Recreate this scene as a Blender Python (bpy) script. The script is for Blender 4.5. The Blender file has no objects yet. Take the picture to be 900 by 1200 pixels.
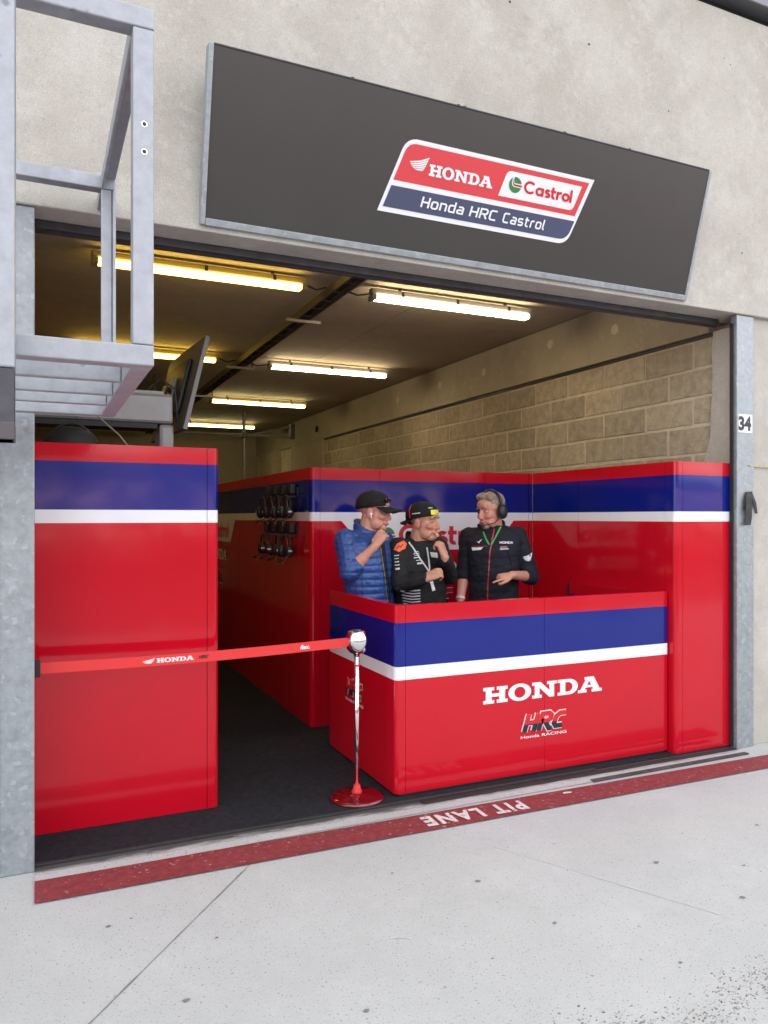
import bpy, bmesh, math, random
import numpy as np
from mathutils import Vector, Matrix, noise
from mathutils.bvhtree import BVHTree
rad = math.radians
random.seed(7)
sc = bpy.context.scene
COL = sc.collection

# ------------------------------------------------------------------ camera
TH = math.atan(406 / 893.0)                      # the lens looks 24.4 degrees to the right of the garage axis
cam = bpy.data.cameras.new('camera'); camo = bpy.data.objects.new('camera', cam); COL.objects.link(camo)
cam.sensor_fit = 'VERTICAL'; cam.sensor_height = 36.0; cam.lens = 893 / 1200 * 36.0
cam.clip_start = 0.05; cam.clip_end = 2000; cam.shift_y = 6 / 1200.0
camo.location = (0, -3.80, 1.60); camo.rotation_euler = (rad(90), 0, -TH)
sc.camera = camo

# ------------------------------------------------------------------ sky, sun, exposure
SUN_EL, SUN_AZ = 40, 345                         # the sun stands behind the building: this side lies in open shade
w = bpy.data.worlds.new('World'); sc.world = w; w.use_nodes = True
nt = w.node_tree; nt.nodes.clear()
out = nt.nodes.new('ShaderNodeOutputWorld'); bg = nt.nodes.new('ShaderNodeBackground')
sky = nt.nodes.new('ShaderNodeTexSky'); sky.sky_type = 'NISHITA'; sky.sun_disc = False
sky.sun_elevation = rad(SUN_EL); sky.sun_rotation = rad(SUN_AZ); sky.dust_density = 2.0; sky.air_density = 1.0
tc = nt.nodes.new('ShaderNodeTexCoord'); mp = nt.nodes.new('ShaderNodeMapping'); mp.inputs['Scale'].default_value = (1, 1, 2.6)
nz = nt.nodes.new('ShaderNodeTexNoise'); nz.inputs['Scale'].default_value = 5.0; nz.inputs['Detail'].default_value = 7; nz.inputs['Roughness'].default_value = .55
cr = nt.nodes.new('ShaderNodeValToRGB'); cr.color_ramp.elements[0].position = .40; cr.color_ramp.elements[1].position = .56
mx = nt.nodes.new('ShaderNodeMix'); mx.data_type = 'RGBA'
mx.inputs['B'].default_value = (16.6, 16.6, 16.8, 1)
nt.links.new(tc.outputs['Generated'], mp.inputs['Vector']); nt.links.new(mp.outputs['Vector'], nz.inputs['Vector'])
nt.links.new(nz.outputs['Fac'], cr.inputs['Fac']); nt.links.new(cr.outputs['Color'], mx.inputs['Factor'])
nt.links.new(sky.outputs['Color'], mx.inputs['A']); nt.links.new(mx.outputs['Result'], bg.inputs['Color'])
bg.inputs['Strength'].default_value = 0.10
nt.links.new(bg.outputs['Background'], out.inputs['Surface'])
sl = bpy.data.lights.new('sun', 'SUN'); sl.energy = 5.0; sl.angle = rad(.5); sl.color = (1, .93, .84)
slo = bpy.data.objects.new('sun', sl); COL.objects.link(slo)
_a = rad(SUN_AZ); _e = rad(SUN_EL)
_sd = Vector((math.sin(_a) * math.cos(_e), math.cos(_a) * math.cos(_e), math.sin(_e)))
slo.rotation_euler = _sd.to_track_quat('Z', 'Y').to_euler(); slo.location = _sd * 30
sc.view_settings.view_transform = 'Standard'; sc.view_settings.look = 'None'
sc.view_settings.exposure = 1.08; sc.view_settings.gamma = 1.0; sc.view_settings.use_curve_mapping = False
sc.render.engine = 'CYCLES'
sc.cycles.use_denoising = True
sc.cycles.max_bounces = 8; sc.cycles.diffuse_bounces = 4; sc.cycles.glossy_bounces = 4
sc.cycles.sample_clamp_indirect = 6.0

# ------------------------------------------------------------------ materials
MATS = {}
def nodes(m): return m.node_tree.nodes, m.node_tree.links
def pbr(name, col, rough=.5, metal=0., spec=.5, coat=0., var=None, bump=None, rnd=0., emit=None, wave=None, col2=None, rvar=0., fleck=None):
    """var=(scale, amount) value mottling; col2 = second colour for the mottling; bump=(scale, strength, distance); wave = large soft waviness"""
    if name in MATS: return MATS[name]
    m = bpy.data.materials.new(name); m.use_nodes = True; MATS[name] = m
    N, L = nodes(m); b = N['Principled BSDF']
    b.inputs['Base Color'].default_value = (*col, 1); b.inputs['Roughness'].default_value = rough
    b.inputs['Metallic'].default_value = metal; b.inputs['Specular IOR Level'].default_value = spec
    b.inputs['Coat Weight'].default_value = coat; b.inputs['Coat Roughness'].default_value = .04
    if emit:
        b.inputs['Emission Color'].default_value = (*emit[0], 1); b.inputs['Emission Strength'].default_value = emit[1]
    geo = N.new('ShaderNodeNewGeometry')
    cur = None
    if var:
        t = N.new('ShaderNodeTexNoise'); t.inputs['Scale'].default_value = var[0]; t.inputs['Detail'].default_value = 8; t.inputs['Roughness'].default_value = .65
        L.new(geo.outputs['Position'], t.inputs['Vector'])
        r = N.new('ShaderNodeMapRange'); r.inputs['From Min'].default_value = .3; r.inputs['From Max'].default_value = .7
        L.new(t.outputs['Fac'], r.inputs['Value'])
        x = N.new('ShaderNodeMix'); x.data_type = 'RGBA'
        if col2 is None:
            x.inputs['A'].default_value = (*[c * (1 - var[1]) for c in col], 1); x.inputs['B'].default_value = (*[min(1, c * (1 + var[1])) for c in col], 1)
        else:
            x.inputs['A'].default_value = (*col, 1); x.inputs['B'].default_value = (*col2, 1)
        L.new(r.outputs['Result'], x.inputs['Factor']); cur = x.outputs['Result']
        if rvar:
            rr = N.new('ShaderNodeMapRange'); rr.inputs['To Min'].default_value = max(.02, rough - rvar); rr.inputs['To Max'].default_value = rough + rvar
            L.new(t.outputs['Fac'], rr.inputs['Value']); L.new(rr.outputs['Result'], b.inputs['Roughness'])
    if fleck:   # (scale, threshold, colour)
        t = N.new('ShaderNodeTexNoise'); t.inputs['Scale'].default_value = fleck[0]; t.inputs['Detail'].default_value = 3
        L.new(geo.outputs['Position'], t.inputs['Vector'])
        r = N.new('ShaderNodeMapRange'); r.inputs['From Min'].default_value = fleck[1]; r.inputs['From Max'].default_value = fleck[1] + .05
        L.new(t.outputs['Fac'], r.inputs['Value'])
        x = N.new('ShaderNodeMix'); x.data_type = 'RGBA'; x.inputs['B'].default_value = (*fleck[2], 1)
        if cur: L.new(cur, x.inputs['A'])
        else: x.inputs['A'].default_value = (*col, 1)
        L.new(r.outputs['Result'], x.inputs['Factor']); cur = x.outputs['Result']
    if rnd:
        oi = N.new('ShaderNodeObjectInfo'); r = N.new('ShaderNodeMapRange'); r.inputs['To Min'].default_value = 1 - rnd; r.inputs['To Max'].default_value = 1 + rnd
        L.new(oi.outputs['Random'], r.inputs['Value'])
        x = N.new('ShaderNodeVectorMath'); x.operation = 'SCALE'
        if cur: L.new(cur, x.inputs[0])
        else: x.inputs[0].default_value = col
        L.new(r.outputs['Result'], x.inputs['Scale']); cur = x.outputs['Vector']
    if cur: L.new(cur, b.inputs['Base Color'])
    nrm = None
    if wave:
        t = N.new('ShaderNodeTexNoise'); t.inputs['Scale'].default_value = wave[0]; t.inputs['Detail'].default_value = 1
        L.new(geo.outputs['Position'], t.inputs['Vector'])
        bp = N.new('ShaderNodeBump'); bp.inputs['Strength'].default_value = 1; bp.inputs['Distance'].default_value = wave[1]
        L.new(t.outputs['Fac'], bp.inputs['Height']); nrm = bp.outputs['Normal']
    if bump:
        t = N.new('ShaderNodeTexNoise'); t.inputs['Scale'].default_value = bump[0]; t.inputs['Detail'].default_value = 5
        L.new(geo.outputs['Position'], t.inputs['Vector'])
        bp = N.new('ShaderNodeBump'); bp.inputs['Strength'].default_value = bump[1]; bp.inputs['Distance'].default_value = bump[2] if len(bump) > 2 else .01
        L.new(t.outputs['Fac'], bp.inputs['Height'])
        if nrm: L.new(nrm, bp.inputs['Normal'])
        nrm = bp.outputs['Normal']
    if nrm: L.new(nrm, b.inputs['Normal'])
    return m

def concrete(name, dark, light, stain, scale=1.0, bumpd=.004, speck=70, pale=1.0, pit=.0, grain=.12):
    """cast concrete: broad clouds, mid blotches, pale bloom and fine pits"""
    m = bpy.data.materials.new(name); m.use_nodes = True; MATS[name] = m
    N, L = nodes(m); b = N['Principled BSDF']; b.inputs['Roughness'].default_value = .85; b.inputs['Specular IOR Level'].default_value = .25
    geo = N.new('ShaderNodeNewGeometry')
    def nz(s, d=8, r=.6):
        t = N.new('ShaderNodeTexNoise'); t.inputs['Scale'].default_value = s * scale; t.inputs['Detail'].default_value = d; t.inputs['Roughness'].default_value = r
        L.new(geo.outputs['Position'], t.inputs['Vector']); return t.outputs['Fac']
    def ramp(f, a, c):
        r = N.new('ShaderNodeMapRange'); r.inputs['From Min'].default_value = a; r.inputs['From Max'].default_value = c; L.new(f, r.inputs['Value']); return r.outputs['Result']
    def mix(f, A, B, mode='MIX'):
        x = N.new('ShaderNodeMix'); x.data_type = 'RGBA'; x.blend_type = mode
        for k, v in (('A', A), ('B', B)):
            if isinstance(v, tuple): x.inputs[k].default_value = (*v, 1)
            else: L.new(v, x.inputs[k])
        if isinstance(f, float): x.inputs['Factor'].default_value = f
        else: L.new(f, x.inputs['Factor'])
        return x.outputs['Result']
    c = mix(ramp(nz(1.3, 6, .7), .32, .68), dark, light)
    mul = N.new('ShaderNodeMath'); mul.operation = 'MULTIPLY'; L.new(ramp(nz(2.3, 12, .8), .46, .62), mul.inputs[0]); mul.inputs[1].default_value = .75
    c = mix(mul.outputs[0], c, stain)
    f = nz(speck, 4, .7)
    c = mix(ramp(nz(16, 12, .85), .56, .70), c, tuple(x * .86 for x in dark))
    c = mix(ramp(f, .64, .74), c, tuple(x * .55 for x in dark))
    pm = N.new('ShaderNodeMath'); pm.operation = 'MULTIPLY'; L.new(ramp(nz(9, 12, .85), .53, .66), pm.inputs[0]); pm.inputs[1].default_value = pale
    c = mix(pm.outputs[0], c, tuple(min(1, x * 1.14) for x in light))
    if pit:      # small dark pores
        c = mix(ramp(nz(pit, 2, .5), .64, .70), c, tuple(x * .42 for x in dark)); c = mix(ramp(nz(pit * .38, 3, .6), .67, .72), c, tuple(x * .5 for x in dark))
    gr = N.new('ShaderNodeMapRange'); gr.inputs['From Min'].default_value = .3; gr.inputs['From Max'].default_value = .7; gr.inputs['To Min'].default_value = 1 - grain; gr.inputs['To Max'].default_value = 1 + grain
    L.new(nz(230, 3, .8), gr.inputs['Value']); vm = N.new('ShaderNodeVectorMath'); vm.operation = 'SCALE'; L.new(c, vm.inputs[0]); L.new(gr.outputs['Result'], vm.inputs['Scale']); c = vm.outputs['Vector']
    L.new(c, b.inputs['Base Color'])
    bp = N.new('ShaderNodeBump'); bp.inputs['Strength'].default_value = .6; bp.inputs['Distance'].default_value = bumpd
    L.new(nz(speck * .6, 6, .7), bp.inputs['Height']); L.new(bp.outputs['Normal'], b.inputs['Normal'])
    return m

CONC = concrete('facade concrete', (.40, .37, .325), (.495, .465, .415), (.56, .535, .49), grain=.26)
CONCIN = concrete('inner concrete', (.36, .32, .24), (.47, .42, .32), (.41, .36, .27))
CEIL = concrete('ceiling concrete', (.35, .30, .22), (.45, .39, .295), (.40, .345, .26), speck=40, bumpd=.002)
APRON = concrete('apron concrete', (.405, .412, .405), (.475, .482, .478), (.44, .448, .444), speck=100, bumpd=.004, pale=.35, pit=120, grain=.14)
THRESH = concrete('worn threshold concrete', (.405, .412, .405), (.475, .482, .478), (.44, .448, .444), speck=100, pale=.4, pit=120)
def grime(m):
    N, L = nodes(m); b = N['Principled BSDF']; src = b.inputs['Base Color'].links[0].from_socket
    geo = N.new('ShaderNodeNewGeometry'); sx = N.new('ShaderNodeSeparateXYZ'); L.new(geo.outputs['Position'], sx.inputs[0])
    r = N.new('ShaderNodeMapRange'); r.inputs['From Min'].default_value = -.14; r.inputs['From Max'].default_value = .05; r.inputs['To Min'].default_value = -.62; r.inputs['To Max'].default_value = .62; r.clamp = False; L.new(sx.outputs['Y'], r.inputs['Value'])
    mp_ = N.new('ShaderNodeMapping'); mp_.inputs['Scale'].default_value = (5, 26, 5); L.new(geo.outputs['Position'], mp_.inputs['Vector'])
    t = N.new('ShaderNodeTexNoise'); t.inputs['Scale'].default_value = 1; t.inputs['Detail'].default_value = 10; t.inputs['Roughness'].default_value = .7; L.new(mp_.outputs['Vector'], t.inputs['Vector'])
    ad = N.new('ShaderNodeMath'); ad.operation = 'ADD'; L.new(r.outputs['Result'], ad.inputs[0]); L.new(t.outputs['Fac'], ad.inputs[1])
    q = N.new('ShaderNodeMapRange'); q.inputs['From Min'].default_value = .33; q.inputs['From Max'].default_value = .68; L.new(ad.outputs[0], q.inputs['Value'])
    x = N.new('ShaderNodeMix'); x.data_type = 'RGBA'; L.new(src, x.inputs['A']); x.inputs['B'].default_value = (.075, .07, .07, 1); L.new(q.outputs['Result'], x.inputs['Factor']); L.new(x.outputs['Result'], b.inputs['Base Color'])
grime(THRESH)
BLOCK = pbr('concrete block', (.44, .385, .285), .9, spec=.2, var=(14, .24), bump=(60, .8, .006), rnd=.14)
MORTAR = pbr('mortar', (.62, .56, .44), .95, spec=.2, var=(9, .15), bump=(40, .7, .006))
GALV = pbr('galvanised steel', (.34, .37, .395), .42, metal=.55, var=(26, .17), bump=(40, .15, .002), rvar=.2, fleck=(30, .60, (.42, .455, .48)))
GALV2 = pbr('weathered galvanised steel', (.37, .385, .42), .5, metal=.45, var=(18, .16), bump=(70, .2, .002), rvar=.15, fleck=(9, .70, (.22, .22, .25)))
DARKST = pbr('dark steel', (.07, .066, .075), .55, metal=.3, var=(12, .3))
W = (2.4, .005)
RED = pbr('red panel print', (.53, .004, .016), .10, spec=.42, coat=.15, var=(3.5, .03), rvar=.05, wave=W, bump=(150, .10, .001))
NAVY = pbr('navy panel print', (.003, .011, .19), .10, spec=.42, coat=.15, var=(3.5, .03), rvar=.05, wave=W, bump=(150, .10, .001))
WHITE = pbr('white panel print', (.80, .81, .84), .12, spec=.42, coat=.15, var=(3.5, .03), rvar=.05, wave=W, bump=(220, .03, .001))
PWHITE = pbr('white vinyl', (.80, .80, .82), .35)
PRED = pbr('red vinyl', (.60, .012, .022), .3)
PBLACK = pbr('black vinyl', (.016, .018, .03), .35)
PGREEN = pbr('green vinyl', (.02, .22, .06), .35)
SIGNBLK = pbr('charcoal sign sheet', (.052, .048, .047), .27, var=(1.2, .08), bump=(300, .05, .001))
SLOGO_R = pbr('sign red print', (.66, .045, .055), .4); SLOGO_N = pbr('sign slate print', (.055, .065, .13), .4)
CARPET = pbr('charcoal carpet', (.022, .023, .028), .95, spec=.15, var=(35, .35), bump=(500, .8, .004), fleck=(160, .66, (.05, .05, .055)))
RUBBER = pbr('black rubber', (.018, .018, .02), .6, var=(20, .3))
LINE = pbr('worn red floor paint', (.215, .028, .033), .75, var=(30, .3), fleck=(60, .66, (.36, .30, .29)), bump=(90, .5, .004))
FLOORWHITE = pbr('worn white floor paint', (.62, .58, .57), .75, var=(40, .15), fleck=(50, .62, (.34, .08, .08)))
BLACKP = pbr('black plastic', (.015, .015, .017), .38, bump=(200, .1, .001))
GREYP = pbr('grey plastic', (.32, .32, .31), .45)
CHROME = pbr('chrome', (.85, .85, .86), .06, metal=1.0)
REDLAC = pbr('red lacquer', (.15, .004, .008), .08, coat=1.0)
BELT = pbr('red webbing', (.70, .03, .028), .6, bump=(700, .4, .001))
ALU = pbr('grey boom skin', (.26, .25, .25), .4, metal=.35, var=(5, .12))
PTUBE = pbr('pale lit tube', (.9, .85, .6), .3, emit=((1.0, .84, .42), 7.5))
YTUBE = pbr('yellow lit tube', (.8, .7, .3), .3, emit=((1.0, .66, .11), 7.0))
WTUBE = pbr('white lit tube', (.9, .9, .85), .3, emit=((1.0, .80, .50), 13.0))

# ------------------------------------------------------------------ helpers
def root(name, label, cat, loc=(0, 0, 0), group=None, rz=0):
    o = bpy.data.objects.new(name, None); COL.objects.link(o); o.location = loc; o.rotation_euler = (0, 0, rz)
    o.empty_display_size = .1
    o['label'] = label; o['category'] = cat
    if group: o['group'] = group
    return o
def tag(o, label=None, cat=None, group=None, kind=None):
    for k, v in (('label', label), ('category', cat), ('group', group), ('kind', kind)):
        if v: o[k] = v
    return o
def bm_mesh(name, bm, mats, smooth=False):
    me = bpy.data.meshes.new(name); bm.normal_update(); bm.to_mesh(me); bm.free()
    for m in (mats if isinstance(mats, (list, tuple)) else [mats]): me.materials.append(m)
    if smooth:
        for p in me.polygons: p.use_smooth = True
    return me
def link(name, me, parent=None, local=False, label=None):
    o = bpy.data.objects.new(name, me); COL.objects.link(o)
    if parent:
        o.parent = parent
        if not local and parent.type == 'EMPTY': o.matrix_parent_inverse = Matrix.Translation(-Vector(parent.location))
    if label: o['label'] = label
    return o
def obj(name, bm, mats, parent=None, local=False, smooth=False, label=None):
    return link(name, bm_mesh(name, bm, mats, smooth), parent, local, label)
def copy_tree(o, loc=None, rz=None, parent=None, label=None):
    c = o.copy(); COL.objects.link(c); c.parent = parent
    if loc is not None: c.location = loc
    if rz is not None: c.rotation_euler = (0, 0, rz)
    if label: c['label'] = label
    for ch in list(o.children): copy_tree(ch, parent=c)
    return c
def box(bm, a, b, bev=0., mat=0, M=None):
    r = bmesh.ops.create_cube(bm, size=1); vs = r['verts']
    for v in vs:
        v.co = Vector([(a[i] + b[i]) / 2 + v.co[i] * abs(b[i] - a[i]) for i in range(3)])
    fs = list({f for v in vs for f in v.link_faces})
    for f in fs: f.material_index = mat
    if bev:
        es = list({e for v in vs for e in v.link_edges})
        g = bmesh.ops.bevel(bm, geom=es, offset=bev, segments=2, profile=.5, affect='EDGES')
        vs = list({v for f in g['faces'] for v in f.verts} | {v for v in vs if v.is_valid})
        for f in g['faces']: f.material_index = mat
    if M is not None: bmesh.ops.transform(bm, matrix=M, verts=[v for v in vs if v.is_valid])
    return vs
def B(a, b, bev=0., M=None):
    bm = bmesh.new(); box(bm, a, b, bev, M=M); return bm
def ringloft(bm, rings, mat=0, cap=True):
    R = [[bm.verts.new(p) for p in r] for r in rings]; n = len(R[0])
    for a, b in zip(R, R[1:]):
        for i in range(n):
            f = bm.faces.new((a[i], a[(i + 1) % n], b[(i + 1) % n], b[i])); f.material_index = mat
    if cap:
        bm.faces.new(R[0][::-1]).material_index = mat; bm.faces.new(R[-1]).material_index = mat
    return R
def frame_of(d):
    d = d.normalized(); u = d.cross(Vector((0, 0, 1)))
    if u.length < 1e-3: u = Vector((1, 0, 0))
    u.normalize(); return u, d.cross(u).normalized()
def tube(bm, pts, r, n=8, mat=0):
    """round bar along a polyline; r a number or one per point"""
    pts = [Vector(p) for p in pts]; rs = r if isinstance(r, (list, tuple)) else [r] * len(pts)
    rings = []; pu = None
    for i, p in enumerate(pts):
        d = (pts[min(i + 1, len(pts) - 1)] - pts[max(i - 1, 0)]).normalized()
        if pu is None: u, v = frame_of(d)
        else:
            u = (pu - d * pu.dot(d)).normalized(); v = d.cross(u)
        pu = u
        rings.append([p + (u * math.cos(2 * math.pi * k / n) + v * math.sin(2 * math.pi * k / n)) * rs[i] for k in range(n)])
    ringloft(bm, rings, mat)
def lathe(bm, prof, c, n=40, mat=0):
    ringloft(bm, [[Vector((c[0] + r * math.cos(2 * math.pi * k / n), c[1] + r * math.sin(2 * math.pi * k / n), c[2] + z)) for k in range(n)] for r, z in prof], mat)
def ell(bm, c, r, M=None, sub=3):
    g = bmesh.ops.create_icosphere(bm, subdivisions=sub, radius=1)
    for v in g['verts']:
        p = Vector((v.co[0] * r[0], v.co[1] * r[1], v.co[2] * r[2])) + Vector(c)
        v.co = M @ p if M is not None else p
def banded(foot, zs, mats_idx, bev=0):
    """upright prism over a footprint polygon whose height is printed in bands"""
    bm = bmesh.new(); n = len(foot)
    R = [[bm.verts.new((x, y, z)) for x, y in foot] for z in zs]
    for k in range(len(zs) - 1):
        for i in range(n):
            f = bm.faces.new((R[k][i], R[k][(i + 1) % n], R[k + 1][(i + 1) % n], R[k + 1][i])); f.material_index = mats_idx[k]
    bm.faces.new(R[0][::-1]).material_index = mats_idx[0]; bm.faces.new(R[-1]).material_index = mats_idx[-1]
    return bm

# ---- flat lettering: everything is drawn in (u, v) and then laid on a surface
def arc(cx, cy, rx, ry, a0, a1, n=14): return [(cx + rx * math.cos(rad(a0 + (a1 - a0) * i / n)), cy + ry * math.sin(rad(a0 + (a1 - a0) * i / n))) for i in range(n + 1)]
def fill(loops, M, mats, th=.0):
    """filled 2D outlines (inner loops are holes) to a mesh laid out by matrix M"""
    cu = bpy.data.curves.new('t', 'CURVE'); cu.dimensions = '2D'; cu.fill_mode = 'BOTH'
    for lp in loops:
        s = cu.splines.new('POLY'); s.points.add(len(lp) - 1); s.use_cyclic_u = True
        for p, q in zip(s.points, lp): p.co = (q[0], q[1], 0, 1)
    return _curve_to_bm(cu, M)
def _curve_to_bm(cu, M):
    o = bpy.data.objects.new('t', cu); COL.objects.link(o)
    dg = bpy.context.evaluated_depsgraph_get(); ev = o.evaluated_get(dg); me = ev.to_mesh()
    bm = bmesh.new(); bm.from_mesh(me); ev.to_mesh_clear()
    bpy.data.objects.remove(o); bpy.data.curves.remove(cu)
    if M is not None: bmesh.ops.transform(bm, matrix=M, verts=bm.verts)
    return bm
def text(s, wd, ht, M, shear=0., bold=0., space=1.0):
    cu = bpy.data.curves.new('t', 'FONT'); cu.body = s; cu.shear = shear; cu.offset = bold; cu.space_character = space; cu.resolution_u = 4
    bm = _curve_to_bm(cu, None)
    xs = [v.co.x for v in bm.verts]; ys = [v.co.y for v in bm.verts]
    sx = wd / (max(xs) - min(xs)); sy = ht / (max(ys) - min(ys)); x0, y0 = min(xs), min(ys)
    for v in bm.verts: v.co = Vector(((v.co.x - x0) * sx, (v.co.y - y0) * sy, 0))
    if M is not None: bmesh.ops.transform(bm, matrix=M, verts=bm.verts)
    return bm
def strokes(lines, wd, M, step=.00025, shear=0.):
    """pen strokes of width wd (in u,v units); each stroke sits a hair above the one before"""
    bm = bmesh.new()
    for k, ln in enumerate(lines):
        closed = ln[0] == ln[-1] and len(ln) > 2
        P = [Vector((x + shear * y, y)) for x, y in (ln[:-1] if closed else ln)]; n = len(P); L_, R_ = [], []
        for i, p in enumerate(P):
            a = P[(i - 1) % n] if closed or i > 0 else None; b = P[(i + 1) % n] if closed or i < n - 1 else None
            d1 = (p - a).normalized() if a is not None else (b - p).normalized(); d2 = (b - p).normalized() if b is not None else d1
            n1 = Vector((-d1.y, d1.x)); n2 = Vector((-d2.y, d2.x)); m = (n1 + n2)
            m = m.normalized() if m.length > .1 else n1; q = m * (wd / 2 / max(.35, m.dot(n1)))
            L_.append(bm.verts.new((*(p + q), k * step))); R_.append(bm.verts.new((*(p - q), k * step)))
        for i in range(n if closed else n - 1):
            j = (i + 1) % n; bm.faces.new((R_[i], R_[j], L_[j], L_[i]))
    if M is not None:
        # scale only u and v, keep the tiny lift in metres
        for v in bm.verts:
            z = v.co.z; p = M @ Vector((v.co.x, v.co.y, 0)); nrm = (M.to_3x3() @ Vector((0, 0, 1))).normalized(); v.co = p + nrm * z
    return bm
def lay(o, u, v, su=1., sv=None):
    """matrix that puts (u, v) drawing units on a surface at origin o, axes u and v, unit size su"""
    u = Vector(u).normalized(); v = Vector(v).normalized(); n = u.cross(v); sv = su if sv is None else sv
    M = Matrix(((u.x * su, v.x * sv, n.x, o[0]), (u.y * su, v.y * sv, n.y, o[1]), (u.z * su, v.z * sv, n.z, o[2]), (0, 0, 0, 1)))
    return M
def slab_letters():
    H = [[(0,0),(.56,0),(.56,.2),(.43,.2),(.43,.4),(.82,.4),(.82,.2),(.69,.2),(.69,0),(1.25,0),(1.25,.2),(1.12,.2),(1.12,.8),(1.25,.8),(1.25,1),(.69,1),(.69,.8),(.82,.8),(.82,.6),(.43,.6),(.43,.8),(.56,.8),(.56,1),(0,1),(0,.8),(.13,.8),(.13,.2),(0,.2)]]
    O = [arc(.6, .5, .6, .54, 0, 352, 40), arc(.6, .5, .29, .34, 0, 352, 40)]
    Nn = [[(0,0),(.53,0),(.53,.19),(.4,.19),(.4,.64),(.93,0),(1.2,0),(1.2,.81),(1.34,.81),(1.34,1),(.81,1),(.81,.81),(.94,.81),(.94,.42),(.46,1),(0,1),(0,.81),(.14,.81),(.14,.19),(0,.19)]]
    D = [[(0,0),(.62,0)] + arc(.62, .5, .52, .5, -88, 88, 22) + [(.62,1),(0,1),(0,.81),(.14,.81),(.14,.19),(0,.19)], [(.43,.2),(.58,.2)] + arc(.58, .5, .25, .3, -85, 85, 16) + [(.58,.8),(.43,.8)]]
    A = [[(0,0),(.5,0),(.5,.19),(.40,.19),(.45,.31),(.83,.31),(.88,.19),(.79,.19),(.79,0),(1.38,0),(1.38,.19),(1.25,.19),(.91,1),(.38,1),(.38,.83),(.44,.83),(.14,.19),(0,.19)], [(.53,.47),(.76,.47),(.645,.74)]]
    out, x = [], 0
    for g, wd, k in ((H, 1.25, .04), (O, 1.2, .05), (Nn, 1.34, .05), (D, 1.14, -.0), (A, 1.38, 0)):
        for lp in g: out.append([(px + x, py) for px, py in lp])
        x += wd + k
    return out, x
SLAB, SLABW = slab_letters()
def slabword(o, u, v, width, ht): return fill(SLAB, lay(o, u, v, width / SLABW, ht), None)
def castrol_strokes():
    xh, s = .72, []
    s.append(arc(.5, .5, .41, .41, 42, 318, 26)); x = 1.02
    s += [arc(x + .3, .33, .25, .25, 0, 360, 24)[:-1] + [arc(x + .3, .33, .25, .25, 0, 0, 1)[0]], [(x + .56, .0), (x + .56, .66)]]; x += .76
    s.append(arc(x + .22, .46, .15, .12, 25, 270, 12) + arc(x + .22, .2, .16, .12, 90, -155, 12)[1:]); x += .48
    s += [[(x + .16, .9), (x + .16, .2)] + arc(x + .3, .2, .14, .13, 180, 300, 8)[1:], [(x, .58), (x + .42, .58)]]; x += .5
    s += [[(x + .08, 0), (x + .08, .66)], arc(x + .36, .32, .28, .26, 180, 75, 8)]; x += .5
    s.append(arc(x + .3, .33, .25, .25, 0, 360, 24)[:-1] + [arc(x + .3, .33, .25, .25, 0, 0, 1)[0]]); x += .68
    s.append([(x + .06, 0), (x + .06, 1.0)]); x += .14
    return s, x
CAST, CASTW = castrol_strokes()
def roundword(o, u, v, width, ht): return strokes(CAST, .195, lay(o, u, v, width / CASTW, ht))
def techno(word):
    G = {'H': ([[(0, 0), (0, 1)], [(.62, 0), (.62, 1)], [(0, .5), (.62, .5)]], .62), 'R': ([[(0, 0), (0, .94), (.5, .94), (.62, .82), (.62, .58), (.5, .46), (0, .46)], [(.34, .46), (.62, 0)]], .62),
         'C': ([[(.60, .94), (.12, .94), (0, .82), (0, .18), (.12, .06), (.60, .06)]], .6), 'o': ([[(.1, .06), (.42, .06), (.52, .16), (.52, .58), (.42, .68), (.1, .68), (0, .58), (0, .16), (.1, .06)]], .52),
         'n': ([[(0, 0), (0, .68), (.42, .68), (.52, .58), (.52, 0)]], .52), 'd': ([[(.52, 1.05), (.52, .06), (.1, .06), (0, .16), (0, .58), (.1, .68), (.52, .68)]], .52),
         'a': ([[(.06, .68), (.42, .68), (.52, .58), (.52, .06), (.1, .06), (0, .13), (0, .31), (.1, .38), (.52, .38)]], .52), 's': ([[(.5, .68), (.08, .68), (0, .61), (0, .44), (.08, .37), (.42, .37), (.5, .30), (.5, .13), (.42, .06), (0, .06)]], .5),
         't': ([[(.1, .95), (.1, .16), (.2, .06), (.40, .06)], [(-.06, .68), (.40, .68)]], .38), 'r': ([[(0, 0), (0, .58), (.1, .68), (.36, .68)]], .34), 'l': ([[(0, 1.05), (0, .14), (.08, .06), (.18, .06)]], .16)}
    out, x = [], 0
    for ch in word:
        g, wd = G[ch]; out += [[(px + x, py) for px, py in ln] for ln in g]; x += wd + .30
    return out, x - .30
def emblem(name, o, u, v, r, parent, white=PWHITE):
    """round two-tone emblem: green disc, white swoosh bars and a red bar"""
    n = Vector(u).normalized().cross(Vector(v).normalized())
    e = obj(name, fill([arc(0, 0, 1, 1, 0, 352, 40)], lay(o, u, v, r), None), PGREEN, parent)
    o1 = Vector(o) + n * .0012; o2 = Vector(o) + n * .0024
    obj('emblem_band', fill([[(-.55, .9), (-.30, .95), (-.28, .45)] + arc(-.02, .40, .26, .2, 180, 270, 6) + [(1.0, .20), (1.02, -.28), (-.1, -.28)] + arc(-.1, .25, .5, .53, 270, 180, 8)], lay(o1, u, v, r), None), white, e)
    obj('emblem_bar', fill([[(-.42, .80), (-.36, .80), (-.36, .40)] + arc(-.04, .36, .32, .28, 180, 270, 6) + [(1.03, .08), (1.03, -.16), (-.06, -.16)] + arc(-.06, .28, .40, .44, 270, 180, 8)], lay(o2, u, v, r), None), PRED, e)
    return e
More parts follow.
